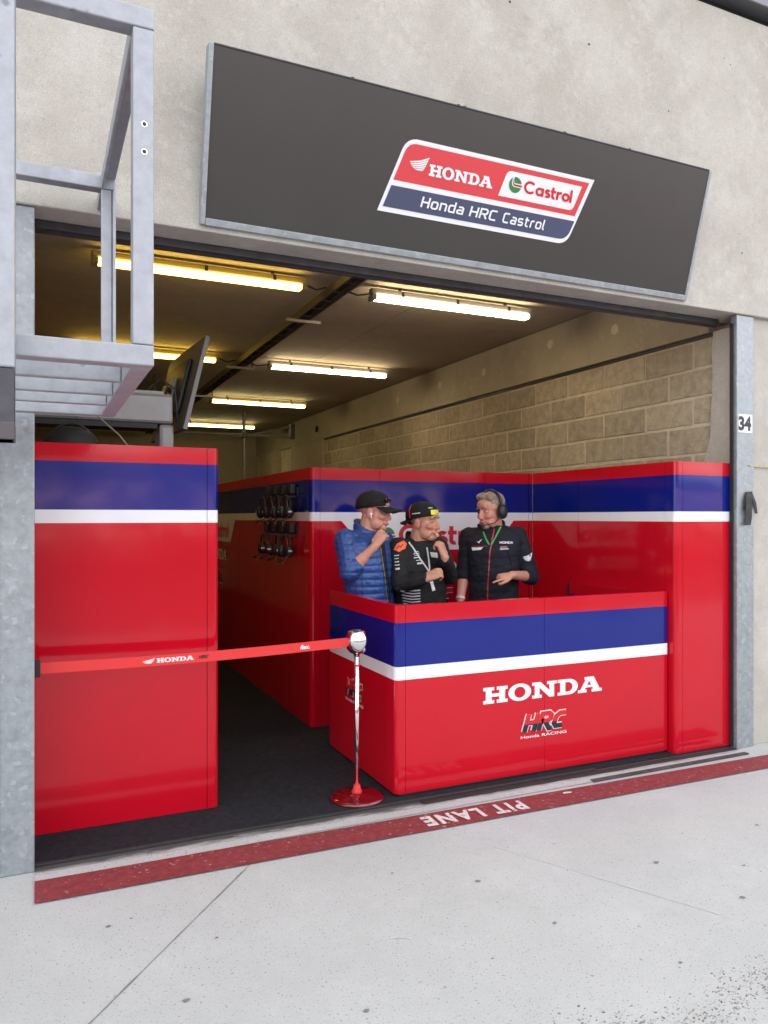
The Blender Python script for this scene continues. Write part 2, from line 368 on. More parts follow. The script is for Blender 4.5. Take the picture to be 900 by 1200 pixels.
def wing(o, u, v, wd, ht, flip=False):
    loops = []
    tips = [(.0, .50), (.035, .37), (.09, .25), (.17, .14), (.28, .05), (.42, -.01)]; rts = [(1.0, 1.0), (.955, .82), (.91, .64), (.865, .46), (.82, .29), (.77, .14), (.70, .0)]
    for i in range(6):
        t_, a_, b_ = Vector(tips[i]), Vector(rts[i]), Vector(rts[i + 1]) + Vector((.006, .035)); up = (t_ + a_) / 2 + Vector((.02, -.075 + .012 * i)); nx = Vector(tips[min(5, i + 1)]) if i < 5 else Vector((.5, -.02))
        lo = (nx + Vector(rts[i + 1])) / 2 + Vector((.02, -.075 + .012 * (i + 1) + .03)); q_ = (t_ + nx) / 2 + Vector((.03, .0))
        loops.append([tuple(t_), tuple((t_ * .6 + a_ * .4) + Vector((.01, -.06 + .01 * i))), tuple(up), tuple(a_), tuple(b_), tuple(lo), tuple(q_)])
    if flip: loops = [[(1 - x, y) for x, y in lp][::-1] for lp in loops]
    return fill(loops, lay(o, u, v, wd, ht), None)
HRC_LINES = [[(0, 0), (0, 1)], [(.0, .5), (.55, .5)], [(.55, 0), (.55, 1)],
             [(.86, 0), (.86, .93), (1.28, .93), (1.42, .82), (1.42, .62), (1.28, .5), (.9, .5)], [(1.1, .5), (1.45, .05), (1.62, .05)],
             [(2.32, .86), (1.95, .86), (1.76, .70), (1.70, .3), (1.84, .14), (2.25, .14)]]
def hrc(name, o, u, v, wd, ht, parent, caption=True):
    n = Vector(u).normalized().cross(Vector(v).normalized()); s = wd / 2.85
    M0 = lay(o, u, v, s, ht * .78); hb = obj(name, strokes(HRC_LINES, .385, M0, shear=.28), PWHITE, parent)
    M1 = lay(Vector(o) + n * .003, u, v, s, ht * .78)
    bm = strokes(HRC_LINES, .285, None, shear=.28, step=.0003)
    bmesh.ops.bisect_plane(bm, geom=list(bm.verts) + list(bm.edges) + list(bm.faces), plane_co=(0, .42, 0), plane_no=(0, 1, 0))
    for f in bm.faces: f.material_index = 1 if f.calc_center_median().y < .42 else 0
    for q in bm.verts:
        z = q.co.z; q.co = M1 @ Vector((q.co.x, q.co.y, 0)) + n * z
    obj('letter_fill', bm, [PRED, PBLACK], hb)
    if caption:
        un, vn = Vector(u).normalized(), Vector(v).normalized()
        obj('caption', text('Honda RACING', wd * .98, ht * .13, lay(Vector(o) - vn * ht * .30 - un * wd * .07, u, v), bold=.012), PWHITE, hb)
    return hb

# ================================================================== SETTING
def sheet(x0, x1, y0, y1, z, jag=0., n=1):
    bm = bmesh.new()
    a = [bm.verts.new((x0 + (x1 - x0) * i / n, y0 + (random.uniform(-jag, jag) if 0 < i < n else 0), z)) for i in range(n + 1)]
    b = [bm.verts.new((x0 + (x1 - x0) * i / n, y1 + (random.uniform(-jag, jag) if 0 < i < n else 0), z)) for i in range(n + 1)]
    for i in range(n): bm.faces.new((a[i], a[i + 1], b[i + 1], b[i]))
    return bm
ground = tag(obj('pit_lane_pavement', sheet(-400, 400, -400, 400, 0), APRON), kind='structure')
asph = tag(obj('unseen_lane_asphalt', sheet(-200, 200, -14.9, -6.6, .004), pbr('pit lane asphalt', (.05, .05, .052), .85, var=(3, .2))), kind='structure')  # unseen dark lane, added so the red panels mirror less bright ground
trk = tag(obj('unseen_track', sheet(-300, 300, -34, -15.3, .004), pbr('track asphalt', (.04, .04, .042), .85, var=(3, .2))), kind='structure')  # out of view, there only for what the panels mirror
grs = tag(obj('unseen_verge', sheet(-300, 300, -60, -34.1, .004), pbr('mown grass', (.035, .055, .018), .9, var=(2, .3))), kind='structure')  # unseen dark ground, added beyond the track for the reflections
# saw-cut joint, stains, worn rough patch (things lying in the surface of the pavement)
def ribbon(pts, wd, z, jit=0.):
    bm = bmesh.new(); prev = None
    pts = [Vector(p) for p in pts]
    for i, p in enumerate(pts):
        d = (pts[min(i + 1, len(pts) - 1)] - pts[max(0, i - 1)]).normalized(); q = Vector((-d.y, d.x)) * wd * (.5 + random.uniform(-jit, jit))
        c = (bm.verts.new((p.x + q.x, p.y + q.y, z)), bm.verts.new((p.x - q.x, p.y - q.y, z)))
        if prev: bm.faces.new((prev[1], c[1], c[0], prev[0]))
        prev = c
    return bm
JOINT = pbr('joint filler', (.18, .175, .17), .9, var=(60, .4))
cut = []
for i in range(61):
    t = i / 60; cut.append((-.95 + 2.03 * t, -2.52 + 2.39 * t + random.uniform(-.0015, .0015)))
obj('saw_cut_joint', ribbon(cut, .0045, .003, .3), JOINT, ground)
scr = [(2.0 + .5 * t / 20 * 1.0, -.62 - .95 * t / 20) for t in range(21)]
PALE = pbr('pale scratch', (.60, .60, .60), .8)
obj('pale_scratch', ribbon(scr, .005, .0025, .3), PALE, ground)
obj('pale_scratch', ribbon([(1.22 + .01 * t, -1.18 - .004 * t + .0008 * t * (6 - t)) for t in range(8)], .006, .0025, .3), PALE, ground)
SPOT = pbr('old gum spot', (.19, .19, .19), .85, var=(80, .3))
def blob(x, y, r, z, sq=1.):
    bm = bmesh.new(); ph = random.random() * 6
    vs = [bm.verts.new((x + r * (1 + .18 * math.sin(3 * a + ph) + .1 * math.sin(5 * a)) * math.cos(a), y + sq * r * (1 + .15 * math.sin(2 * a + ph)) * math.sin(a), z)) for a in [2 * math.pi * k / 18 for k in range(18)]]
    bm.faces.new(vs); return bm
for x, y, r in ((.447, -1.235, .013), (.969, -1.53, .011), (.252, -.645, .010), (1.76, -.924, .013), (2.607, -1.11, .014), (2.698, -1.507, .013), (1.854, -1.346, .010), (2.1, -1.75, .008), (1.2, -1.72, .007), (.62, -.9, .007), (3.4, -1.0, .009), (2.95, -1.3, .009), (1.5, -1.45, .006), (2.3, -.75, .006), (.34, -.62, .006), (1.45, -.7, .007)):
    obj('gum_spot', blob(x, y, r, .0025, .8), SPOT, ground)
STN = pbr('rough gravelly patch', (.33, .31, .28), .95, var=(45, .5), fleck=(70, .56, (.16, .13, .10)), bump=(120, 1, .01))
bm = bmesh.new()
for k in range(1700):     # loose grit of the broken surface beyond the lower right of the lane
    t = random.random(); x = 1.50 + 1.05 * t + random.gauss(0, .09); y = -1.98 - .02 * t + random.gauss(0, .06) + .05 * math.sin(x * 9); r = .0009 + .0034 * random.random() ** 2.5
    g = bmesh.ops.create_icosphere(bm, subdivisions=1, radius=r)
    for v in g['verts']: v.co = Vector((v.co.x * 1.4 + x, v.co.y + y, v.co.z * .5 + .001))
tag(obj('loose_grit', bm, STN), 'brown grit scattered on the pale pavement at the lower right', 'grit', kind='stuff')
random.seed(11)
obj('threshold_strip', sheet(-.012, 4.386, -.137, .06, .004, .002, 60), THRESH, ground)
ln = bmesh.new()
q = [ln.verts.new(p) for p in ((-.012, -.345, .008), (4.56, -.405, .008), (4.56, -.215, .008), (-.012, -.135, .008))]; ln.faces.new(q)
line = tag(obj('painted_line', ln, LINE), kind='structure')
obj('lettering', text('PIT LANE', .62, .125, lay((2.455, -.222, .0115), (-1, .02, 0), (-.05, -1, 0)), bold=.045, space=1.25), FLOORWHITE, line)
obj('paint_blot', blob(2.78, -.235, .03, .0115, .45), FLOORWHITE, line)
carpet = tag(obj('garage_floor', B((-.2, .03, .002), (4.5, 13, .014)), CARPET), kind='structure')
obj('edge_strip', B((-.012, .012, .002), (3.2, .034, .018), .004), RUBBER, carpet)
obj('edge_strip', B((3.05, -.148, .002), (4.36, -.112, .012), .003), pbr('worn grey rubber', (.05, .05, .052), .8, var=(12, .5)), carpet)
obj('edge_strip', B((1.95, -.045, .006), (4.36, .0, .012), .003), RUBBER, carpet)

# ------------------------------------------------------------------ the pit building
bld = root('pit_building', 'grey concrete pit building with one open garage bay', 'building', (2.2, .2, 0))
obj('facade_wall', B((-30, -.04, 3.0), (34, .20, 5.05), .006), CONC, bld)
obj('facade_pillar', B((-1.25, .0, 0), (-.168, .30, 3.0), .004), CONC, bld)
obj('facade_pillar', B((4.558, .0, 0), (5.65, .30, 3.0), .004), CONC, bld)
SHUT = pbr('shutter steel', (.33, .34, .36), .5, metal=.3, var=(6, .1))
for x0, x1 in ((-30, -1.25), (5.65, 34)):
    obj('neighbouring_shutter', B((x0, .14, 0), (x1, .18, 3.0)), SHUT, bld)
for nm, a, b in (('door_guide', (-.165, -.025, 0), (-.012, .10, 2.998)), ('door_guide', (4.386, -.025, 0), (4.555, .028, 2.998))):
    g = obj(nm, B(a, b, .006), GALV, bld)
    obj('guide_lip', B((a[0] - .003, -.031, .01), (a[0] + .012, -.0255, 2.99), .001), GALV, g)
obj('door_seal', B((4.372, .0, .015), (4.3855, .022, 2.94)), RUBBER, bld)
obj('door_rail', B((-.012, .125, 2.960), (4.386, .160, 2.999), .004), DARKST, bld)
obj('door_rail', B((-.012, .201, 2.968), (4.45, .235, 2.998), .004), DARKST, bld)
for x, z_ in ((4.25, 4.72), (4.31, 4.69), (2.52, 4.62), (.25, 4.0), (1.02, 4.35), (3.75, 4.25), (3.1, 4.52), (4.42, 3.42), (4.75, 2.35), (4.72, 3.9), (.42, 3.45)):
    bm = bmesh.new(); rr = random.uniform(.004, .008); yq = -.0402 if z_ > 3 else -.0002; ringloft(bm, [[(x + rr * math.cos(t * .7854), yq - d, z_ + rr * math.sin(t * .7854)) for t in range(8)] for d in (-.002, .0006)]); obj('form_tie_hole', bm, RUBBER, bld)
# metal cladding above
cl = obj('cladding_shadow_gap', B((-30, .02, 5.05), (34, .2, 5.14)), RUBBER, bld)  # black strip stands in for the shade in the gap
CLAD = pbr('ribbed metal cladding', (.20, .20, .22), .4, metal=.5)
for k in range(5):
    obj('cladding_rib', B((-30, -.10, 5.13 + k * .13), (34, .2, 5.24 + k * .13), .006), CLAD, bld)
obj('upper_storey', B((-30, .21, 3.76), (34, 11, 5.95)), CONC, bld)
obj('back_wall', B((-.4, 13.0, 0), (4.9, 13.2, 3.6)), CONCIN, bld)
obj('left_wall', B((-.42, .302, 0), (-.21, 13, 3.42)), CONCIN, bld)
ceil = obj('roof_slab', B((-30, .2, 3.47), (34, 13.2, 3.75)), CEIL, bld)
ys = [.205, 2.32, 4.62, 6.92, 9.22, 11.52, 12.98]
for a, b in zip(ys, ys[1:]):
    for x0, x1 in ((-.4, 2.96), (2.968, 4.9)):
        obj('ceiling_plank', B((x0, a + .004, 3.425 + random.uniform(0, .006)), (x1, b - .004, 3.469), .003), CEIL, ceil)
wall = obj('side_wall', B((4.519, .3015, 0), (4.9, 13, 3.42)), MORTAR, bld)
obj('ring_beam', B((4.48, .302, 2.955), (4.5185, 13, 3.423), .006), CONCIN, wall)
obj('beam_gap', B((4.505, .262, 2.928), (4.5185, 8.6, 2.954)), RUBBER, wall)
bm = bmesh.new()
prof = [(.029, 0), (.34, 0), (.34, 1.9), (.33, 1.98), (.30, 2.08), (.268, 2.17), (.256, 2.4), (.246, 2.6), (.252, 2.8), (.24, 2.944), (.029, 2.944)]
r0 = [bm.verts.new((4.458, y, z)) for y, z in prof]; r1 = [bm.verts.new((4.5572, y, z)) for y, z in prof]
bm.faces.new(r0); bm.faces.new(r1[::-1])
for i in range(len(prof)): bm.faces.new((r0[i], r1[i], r1[(i + 1) % len(prof)], r0[(i + 1) % len(prof)]))
bmesh.ops.recalc_face_normals(bm, faces=bm.faces); obj('rendered_jamb', bm, CONC, wall)
obj('wall_column', B((4.47, 8.6, 0), (4.5185, 10.4, 2.953), .008), CONCIN, wall)
obj('wall_column', B((4.35, 11.2, 0), (4.5185, 12.2, 2.953), .008), CONCIN, wall)
random.seed(3)
KB = []
for q in range(7):                      # a few differently chipped blocks, shared round the wall
    bmk = B((0, 0, 0), (.018, .484, .194), .005)
    for v in bmk.verts:
        j = noise.noise(v.co * 9 + Vector((q * 7, 0, 0))); v.co += Vector((.0, .006 * j, .005 * noise.noise(v.co * 11 + Vector((0, q * 5, 3)))))
    KB.append(bm_mesh('block', bmk, BLOCK))
z = 2.722; row = 0
while z > 1.25:
    y = .36 + (.25 if row % 2 else 0) - .37
    while y < 8.6:
        a, b = max(y, .235), min(y + .484, 8.595)
        if b - a > .05:
            o = link('block', random.choice(KB), wall, local=True)
            o.location = (4.5115 + random.uniform(-.003, .003), a + random.uniform(-.004, .004), z + random.uniform(-.004, .004))
            o.scale = (1.3, (b - a) / .484 * random.uniform(.985, 1.0), random.uniform(.97, 1.0))
            o.rotation_euler = (rad(random.uniform(-.35, .35)), 0, 0)
        y += .50
    z -= .212; row += 1
HOLE = pbr('dark bore', (.02, .018, .015), .9)
for y, zz in ((1.3, 3.2), (2.2, 3.26), (3.4, 3.2), (4.4, 3.22), (5.6, 3.2)):
    bm = bmesh.new(); ringloft(bm, [[(4.4795 - d, y + .045 * math.cos(t * .4488), zz + .045 * math.sin(t * .4488)) for t in range(14)] for d in (-.01, .0015)]); obj('patched_anchor', bm, MORTAR, wall)
bm = bmesh.new(); ringloft(bm, [[(4.4695 - d, 8.9 + .07 * math.cos(t * .4488), 3.15 + .06 * math.sin(t * .4488)) for t in range(14)] for d in (-.01, .012)]); 
for v in bm.verts: v.co.x = v.co.x + .01
obj('bore_hole', bm, HOLE, wall)
# ------------------------------------------------------------------ across the lane: unseen, added for what the glossy panels mirror
pw = root('unseen_pit_wall', 'unseen low grey pit wall behind the viewer, added for the panel reflections', 'wall', (0, -15, 0))
for k in range(-20, 20): obj('wall_panel', B((k * 3, -15.25, 0), (k * 3 + 2.98, -15, 1.05), .03), pbr('unseen wall dark concrete', (.07, .068, .07), .9, var=(1.5, .3)), pw)  # unseen wall, coloured dark to weaken its reflection in the panels
gs = root('grandstand', 'unseen sunlit grandstand behind the viewer, added for the panel reflections', 'grandstand', (0, -60, 0))
CROWD = pbr('crowd blotches for reflections', (.06, .05, .08), .9, var=(.55, .5), col2=(1.0, .66, .58))  # pale and dark blotches made for the reflections in the navy bands
for _n in CROWD.node_tree.nodes:
    if _n.type == 'MAP_RANGE': _n.inputs['From Min'].default_value = .46; _n.inputs['From Max'].default_value = .58
for k in range(8): obj('tier', B((-90, -61.2 - k * 1.0, 0), (90, -60.2 - k * 1.0, 1.2 + k * .52)), CROWD, gs)
obj('rear_screen', B((-90, -69.4, 0), (90, -69.0, 6.6)), DARKST, gs)
obj('roof', B((-92, -70, 6.9), (92, -66.5, 7.2)), DARKST, gs)  # unseen roof, placed for the dark band mirrored in the left panel
for k in range(-9, 10): obj('post', B((k * 10 - .15, -68.6, 0), (k * 10 + .15, -68.3, 6.898)), GALV, gs)

# ================================================================== PARTITIONS
ZT = [.016, 1.57, 1.638, 1.885, 1.975]; ZI = [0, 1, 2, 0]; PM = [RED, WHITE, NAVY]
ZC = [.03, .675, .75, 1.0, 1.10]
def rect(x0, x1, y0, y1): return [(x0, y0), (x1, y0), (x1, y1), (x0, y1)]
def rounded(x0, x1, y0, y1, corner, r=.04, n=6):
    """rectangle with one rounded corner: 'fr' front right, 'fl' front left"""
    c = []
    if corner == 'fl': c = [(x0 + r - r * math.sin(a), y0 + r - r * math.cos(a)) for a in [math.pi / 2 * (1 - i / n) for i in range(n + 1)]] + [(x1, y0), (x1, y1), (x0, y1)]
    if corner == 'fr': c = [(x0, y0)] + [(x1 - r + r * math.sin(a), y0 + r - r * math.cos(a)) for a in [math.pi / 2 * i / n for i in range(n + 1)]] + [(x1, y1), (x0, y1)]
    return c
def bpanel(par, foot, zs=ZT, name='panel', smooth=False):
    return obj(name, banded(foot, zs, ZI), PM, par, smooth=False)
BL = []
p = root('partition_panel', 'tall glossy red partition panel left of the passage, nearest the grey door post', 'partition', (.36, .39, 0)); BL.append(p)
bpanel(p, rect(-.19, .838, .37, .41)); bpanel(p, rounded(.841, .903, .37, .45, 'fr', .03), name='corner_post')
bpanel(p, rect(.863, .903, .453, 3.2))
for x in (.0, .8): obj('foot', B((x, .376, .0145), (x + .03, .404, .0155 + .001)), RUBBER, p)
passage = root('partition_wall', 'long shaded red partition wall running back along the passage', 'partition', (1.89, 3.5, 0))
yy = [1.742, 1.90, 2.9, 3.92, 4.92, 5.92, 6.92, 7.92]
for a, b in zip(yy, yy[1:]): bpanel(passage, rect(1.87, 1.91, a, b - .004))
back = root('partition_wall', 'red partition wall with large white and green print behind the three men', 'partition', (2.9, 1.67, 0))
bpanel(back, rounded(1.87, 1.945, 1.65, 1.74, 'fl', .035), name='corner_post')
for a, b in ((1.948, 2.44), (2.443, 3.40), (3.403, 3.838)): bpanel(back, rect(a, b, 1.65, 1.69))
bpanel(back, rect(3.841, 3.878, 1.643, 1.69), name='corner_post')
right = root('partition_wall', 'red partition at the right, turning the corner beside the post numbered 34', 'partition', (4.1, .06, 0))
bpanel(right, rounded(3.88, 3.945, .03, .12, 'fl', .03), name='corner_post')
bpanel(right, rect(3.948, 4.42, .03, .07))
for a, b in ((.123, 1.03), (1.033, 1.64)): bpanel(right, rect(3.88, 3.92, a, b))
for o_, foots in ((p, []),): pass
ctr = root('reception_counter', 'waist-high glossy red, white and navy reception counter in front of the men', 'counter', (2.85, .11, 0))
bpanel(ctr, rounded(1.84, 1.902, .09, .155, 'fl', .03), ZC, 'corner_post')
for a, b in ((1.9045, 2.859), (2.8615, 3.868)): bpanel(ctr, rect(a, b, .09, .13), ZC)
bpanel(ctr, rect(1.84, 1.88, .158, 1.15), ZC)
obj('plinth', B((1.87, .105, .0145), (3.86, .128, .0295)), RUBBER, ctr)
obj('shelf', B((1.881, .131, .70), (3.82, .32, .72)), BLACKP, ctr)
gate = root('counter_gate', 'red half-height gate folded back against the right-hand partition', 'gate', (3.85, .6, 0))
bpanel(gate, rect(3.838, 3.872, .16, 1.09), [.03, .675, .75, .995, 1.08]); obj('edge_cap', B((3.834, 1.0905, .96), (3.8755, 1.11, 1.083), .003), BLACKP, gate)

# ---- print on the panels
U, V = (1, 0, 0), (0, 0, 1)
FR = .0885                                                          # just proud of the counter front
obj('lettering', slabword((2.417, FR, .483), U, V, .892, .098), PWHITE, ctr)
hrc('monogram', (2.71, FR, .285), U, V, .35, .135, ctr)
hrc('monogram', (1.8385, .83, .45), (0, -1, 0), V, .30, .135, ctr)
def billboard(par, o, u, L0, L1):
    """white trapezoid with the round emblem and name, the slab word and the outlined monogram under it; u runs along the wall"""
    o = Vector(o); u = Vector(u); n = u.cross(Vector((0, 0, 1)))
    at = lambda s, z, k: o + u * s + Vector((0, 0, z)) + n * (.001 + .0012 * k)
    t = obj('white_patch', fill([[(0, 1.571), (L1 - L0, 1.571), (L1 - L0 - .21, 1.335), (.21, 1.335)]], lay(at(0, 0, 0), u, V), None), WHITE, par)
    emblem('round_emblem', at(.385, 1.452, 1), u, V, .068, t)
    obj('lettering', roundword(at(.488, 1.378, 1), u, V, .80, .165), PRED, t)
    obj('slab_lettering', slabword(at(.42, 1.128, 1), u, V, .76, .115), PWHITE, par)
    hrc('monogram', at(.60, .90, 1), u, V, .42, .155, par)
billboard(back, (2.119, 1.65, 0), U, 0, 1.572)
billboard(passage, (1.87, 5.63, 0), (0, -1, 0), 0, 1.572)

# ================================================================== STANCHION AND BELT
SX, SY = 1.642, .182
st = root('belt_stanchion', 'chrome belt stanchion on a round red base beside the counter corner', 'stanchion', (SX, SY, 0))
bm = bmesh.new(); lathe(bm, [(.150, 0), (.155, .004), (.155, .010), (.13, .018), (.05, .026), (.03, .032)], (SX, SY, .0145)); obj('base', bm, REDLAC, st, smooth=True)
bm = bmesh.new(); lathe(bm, [(.030, .03), (.03, .04), (.022, .055), (.018, .075)], (SX, SY, .0145), 20); obj('collar', bm, BELT, st, smooth=True)
bm = bmesh.new(); lathe(bm, [(.0145, .06), (.0145, .82)], (SX, SY, .0145), 20); obj('pole', bm, CHROME, st, smooth=True)
bm = bmesh.new(); lathe(bm, [(.016, .80), (.018, .812), (.040, .822), (.057, .843), (.065, .872), (.066, .892), (.062, .916), (.053, .936), (.047, .9435), (.044, .944), (.022, .951), (.002, .953)], (SX, SY, .0145), 32); hd = obj('head', bm, CHROME, st, smooth=True)
bm = bmesh.new(); lathe(bm, [(.0165, .745), (.0165, .755)], (SX, SY, .0145), 20); obj('ring', bm, BELT, st)
belt = root('barrier_belt', 'red fabric belt stretched from the stanchion across to the left door post', 'belt', (.8, .16, .9))
BA, BBm = Vector((-.012, .125, .890)), Vector((SX - .060, SY - .006, .898)); bu = (BBm - BA).normalized(); BLN = (BBm - BA).length
bm = bmesh.new(); nb = 24; rings = []
bn = bu.cross(Vector((0, 0, 1))).normalized()
def belt_pt(s, z, k=0):
    t = s / BLN; sag = -.012 * math.sin(math.pi * t); return BA + bu * s + Vector((0, 0, z + sag)) + bn * (.0009 + k)
for i in range(nb + 1):
    s = BLN * i / nb
    rings.append([belt_pt(s, -.026, .0), belt_pt(s, .026, .0), belt_pt(s, .026, -.0018), belt_pt(s, -.026, -.0018)])
ringloft(bm, rings); bmesh.ops.recalc_face_normals(bm, faces=bm.faces); obj('webbing', bm, BELT, belt)
def belt_print(name, bm, mat):
    for v in bm.verts: v.co = belt_pt(v.co.x, v.co.y, .0008 + v.co.z)
    obj(name, bm, mat, belt)
I4 = Matrix.Identity(4)
belt_print('wing_emblem', wing((.485, -.013, 0), (1, 0, 0), (0, 1, 0), .062, .027), PWHITE)
belt_print('lettering', slabword((.555, -.011, 0), (1, 0, 0), (0, 1, 0), .185, .022), PWHITE)
belt_print('monogram', strokes(HRC_LINES, .26, lay((.765, -.008, 0), (1, 0, 0), (0, 1, 0), .020, .017), shear=.28, step=.0001), PBLACK)
belt_print('small_lettering', text('flex.', .055, .024, lay((1.315, -.012, 0), (1, 0, 0), (0, 1, 0)), shear=.2, bold=.03), PWHITE)
obj('wall_clip', B((-.0115, .11, .85), (.012, .14, .93), .003), BLACKP, belt)

# ================================================================== OVERHEAD SIGN
sg = root('garage_sign', 'long charcoal name board tilted over the garage opening, with red logo', 'sign', (2.3, -.05, 3.0))
S0 = Vector((.723, -.05, 3.03)); SU = Vector((1, 0, 0)); SV = Vector((0, -.21, .76)).normalized(); SN = SU.cross(SV)
SM = Matrix(((SU.x, SV.x, SN.x, S0.x), (SU.y, SV.y, SN.y, S0.y), (SU.z, SV.z, SN.z, S0.z), (0, 0, 0, 1)))
SW_, SH_ = 3.163, .789
obj('board', B((.012, .012, -.03), (SW_ - .012, SH_, .0), M=SM), SIGNBLK, sg)
obj('frame_bar', B((-.004, -.002, -.055), (.020, SH_ + .002, .010), .003, M=SM), GALV, sg)
obj('frame_bar', B((SW_ - .014, -.002, -.055), (SW_ + .006, SH_ + .002, .006), .003, M=SM), GALV, sg)
obj('frame_bar', B((.021, -.004, -.05), (SW_ - .0145, .030, .012), .003, M=SM), GALV, sg)
obj('frame_bar', B((.021, SH_ + .001, -.05), (SW_ - .0145, SH_ + .009, .003), .002, M=SM), DARKST, sg)
for s in (.71, 1.32, 1.36, 2.02, 2.5): obj('clip', B((s, SH_ + .0095, -.03), (s + .014, SH_ + .016, -.004), .002, M=SM), DARKST, sg)
for s in (.4, 1.6, 2.8): obj('bracket', B((.723 + s, -.22, 3.66), (.723 + s + .05, -.0405, 3.70)), GALV, sg)
def sfill(name, loops, mat, k, par): return obj(name, fill(loops, SM @ Matrix.Translation((0, 0, .0012 * k)), None), mat, par)
def para(u0, u1, v0, v1, sl=.337, rtl=.0, rbr=.0):
    """leaning badge outline, top-left and bottom-right corners rounded"""
    P = []
    P.append((u0, v0))
    def rc(c, a, b, r):
        c, a, b = Vector(c), Vector(a), Vector(b); p1 = c + (a - c).normalized() * r; p2 = c + (b - c).normalized() * r
        return [tuple((1 - t) ** 2 * p1 + 2 * t * (1 - t) * c + t * t * p2) for t in [i / 8 for i in range(9)]]
    d = sl * (v1 - v0); A_, B_, C_, D_ = (u0, v0), (u0 + d, v1), (u1 + d, v1), (u1, v0)
    return [A_] + (rc(B_, A_, C_, rtl) if rtl else [B_]) + [C_] + (rc(D_, C_, A_, rbr) if rbr else [D_])
badge = sfill('badge', [para(.916, 2.151, .206, .587, rtl=.07, rbr=.07)], PWHITE, 1, sg)
sfill('badge_field', [para(.990, 2.180, .370, .564, rtl=.055)], SLOGO_R, 2, badge)
sfill('badge_field', [para(.945, 2.146, .231, .342, rbr=.06)], SLOGO_N, 2, badge)
sfill('badge_field', [para(1.638, 2.155, .397, .536, .3, .03, .03)], PWHITE, 3, badge)
L3 = lambda u_, v_, k: tuple(SM @ Vector((u_, v_, .0012 * k)))
obj('wing_emblem', wing(L3(1.072, .437, 4), SU, SV, .115, .075), PWHITE, badge)
obj('lettering', slabword(L3(1.192, .424, 4), SU, SV, .40, .058), PWHITE, badge)
emblem('round_emblem', L3(1.740, .469, 4), SU, SV, .042, badge)
obj('lettering', roundword(L3(1.800, .437, 4), SU, SV, .335, .068), PRED, badge)
for wd_, u0, wl in (('Honda', 1.168, .262), ('HRC', 1.472, .172), ('Castrol', 1.690, .290)): obj('lettering', strokes(techno(wd_)[0], .17, lay(L3(u0, .261, 4), SU, SV, wl / techno(wd_)[1] * .97, .054), shear=.16), PWHITE, badge)

# ================================================================== STEEL CAGE OUTSIDE, UPPER LEFT
cg = root('steel_cage', 'galvanised square-tube cage with ladder base jutting out at the upper left', 'frame', (0, -1.0, 2.04))
XR = .31; YF, YR, ZB, ZTp = -1.5, -.3, 2.04, 3.08; T = .06
XL = -1.2
def bar(name, a, b, m=GALV2, bev=.004): return obj(name, B(a, b, bev), m, cg)
bar('bottom_rail', (XL, YF, ZB), (XR, YF + T, ZB + T)); bar('top_rail', (XL, YF, ZTp - T), (XR, YF + T, ZTp))
bar('upright', (XR - T, YF + .001, ZB + T + .001), (XR - .001, YF + T - .001, ZTp - T - .001))
bar('upright', (XR - T, YR + .001, ZB + T + .001), (XR - .015, YR + T * .35, ZTp - T - .001)); bar('upright', (XR - .014, YR - .02, ZB + T + .001), (XR - .001, YR + T - .001, ZTp - T - .001))
bar('top_rail', (XL, YR, ZTp - T), (XR, YR + T, ZTp)); bar('bottom_rail', (XL, YR, ZB), (XR, YR + T, ZB + T))
bar('side_rail', (XR - T, YF + T + .001, ZB), (XR - .001, YR - .001, ZB + T)); 
bar('side_rail', (XR - T, YF + T + .001, ZTp - T), (XR - T + .012, YR - .001, ZTp)); bar('side_rail', (XR - T + .013, YF + T + .001, ZTp - .014), (XR - .001, YR - .001, ZTp - .001))
for y in (-1.17, -.87, -.60): bar('rung', (XL, y - .006, ZB + .003), (XR - T - .001, y + .03, ZB + T - .003))
bar('wall_arm', (XR - T, YR + T + .001, ZTp - T), (XR - .002, -.0405, ZTp - .002))
for zz in (2.66, 2.74):
    bm = bmesh.new(); ringloft(bm, [[(XR - .028 + .006 * math.cos(t * .5236), YF - d, zz + .006 * math.sin(t * .5236)) for t in range(12)] for d in (-.004, .0012)]); obj('bolt_hole', bm, RUBBER, cg)
    bm = bmesh.new(); ringloft(bm, [[(XR - .028 + .009 * math.cos(t * .5236), YF - d, zz + .009 * math.sin(t * .5236)) for t in range(12)] for d in (-.004, .0006)]); obj('washer', bm, CHROME, cg)
po = root('steel_post', 'thick pale steel post hanging at the left picture edge with dark foot', 'post', (-.13, -1.6, 1.8))
obj('shaft', B((-.22, -1.62, 1.985), (-.053, -1.505, 5.2), .005), GALV2, po)
obj('foot', B((-.22, -1.618, 1.80), (-.0545, -1.507, 1.984), .004), DARKST, po); obj('foot_rim', B((-.221, -1.6195, 1.80), (-.0535, -1.505, 1.845), .003), pbr('dull brown steel', (.10, .088, .09), .6, metal=.2), po)

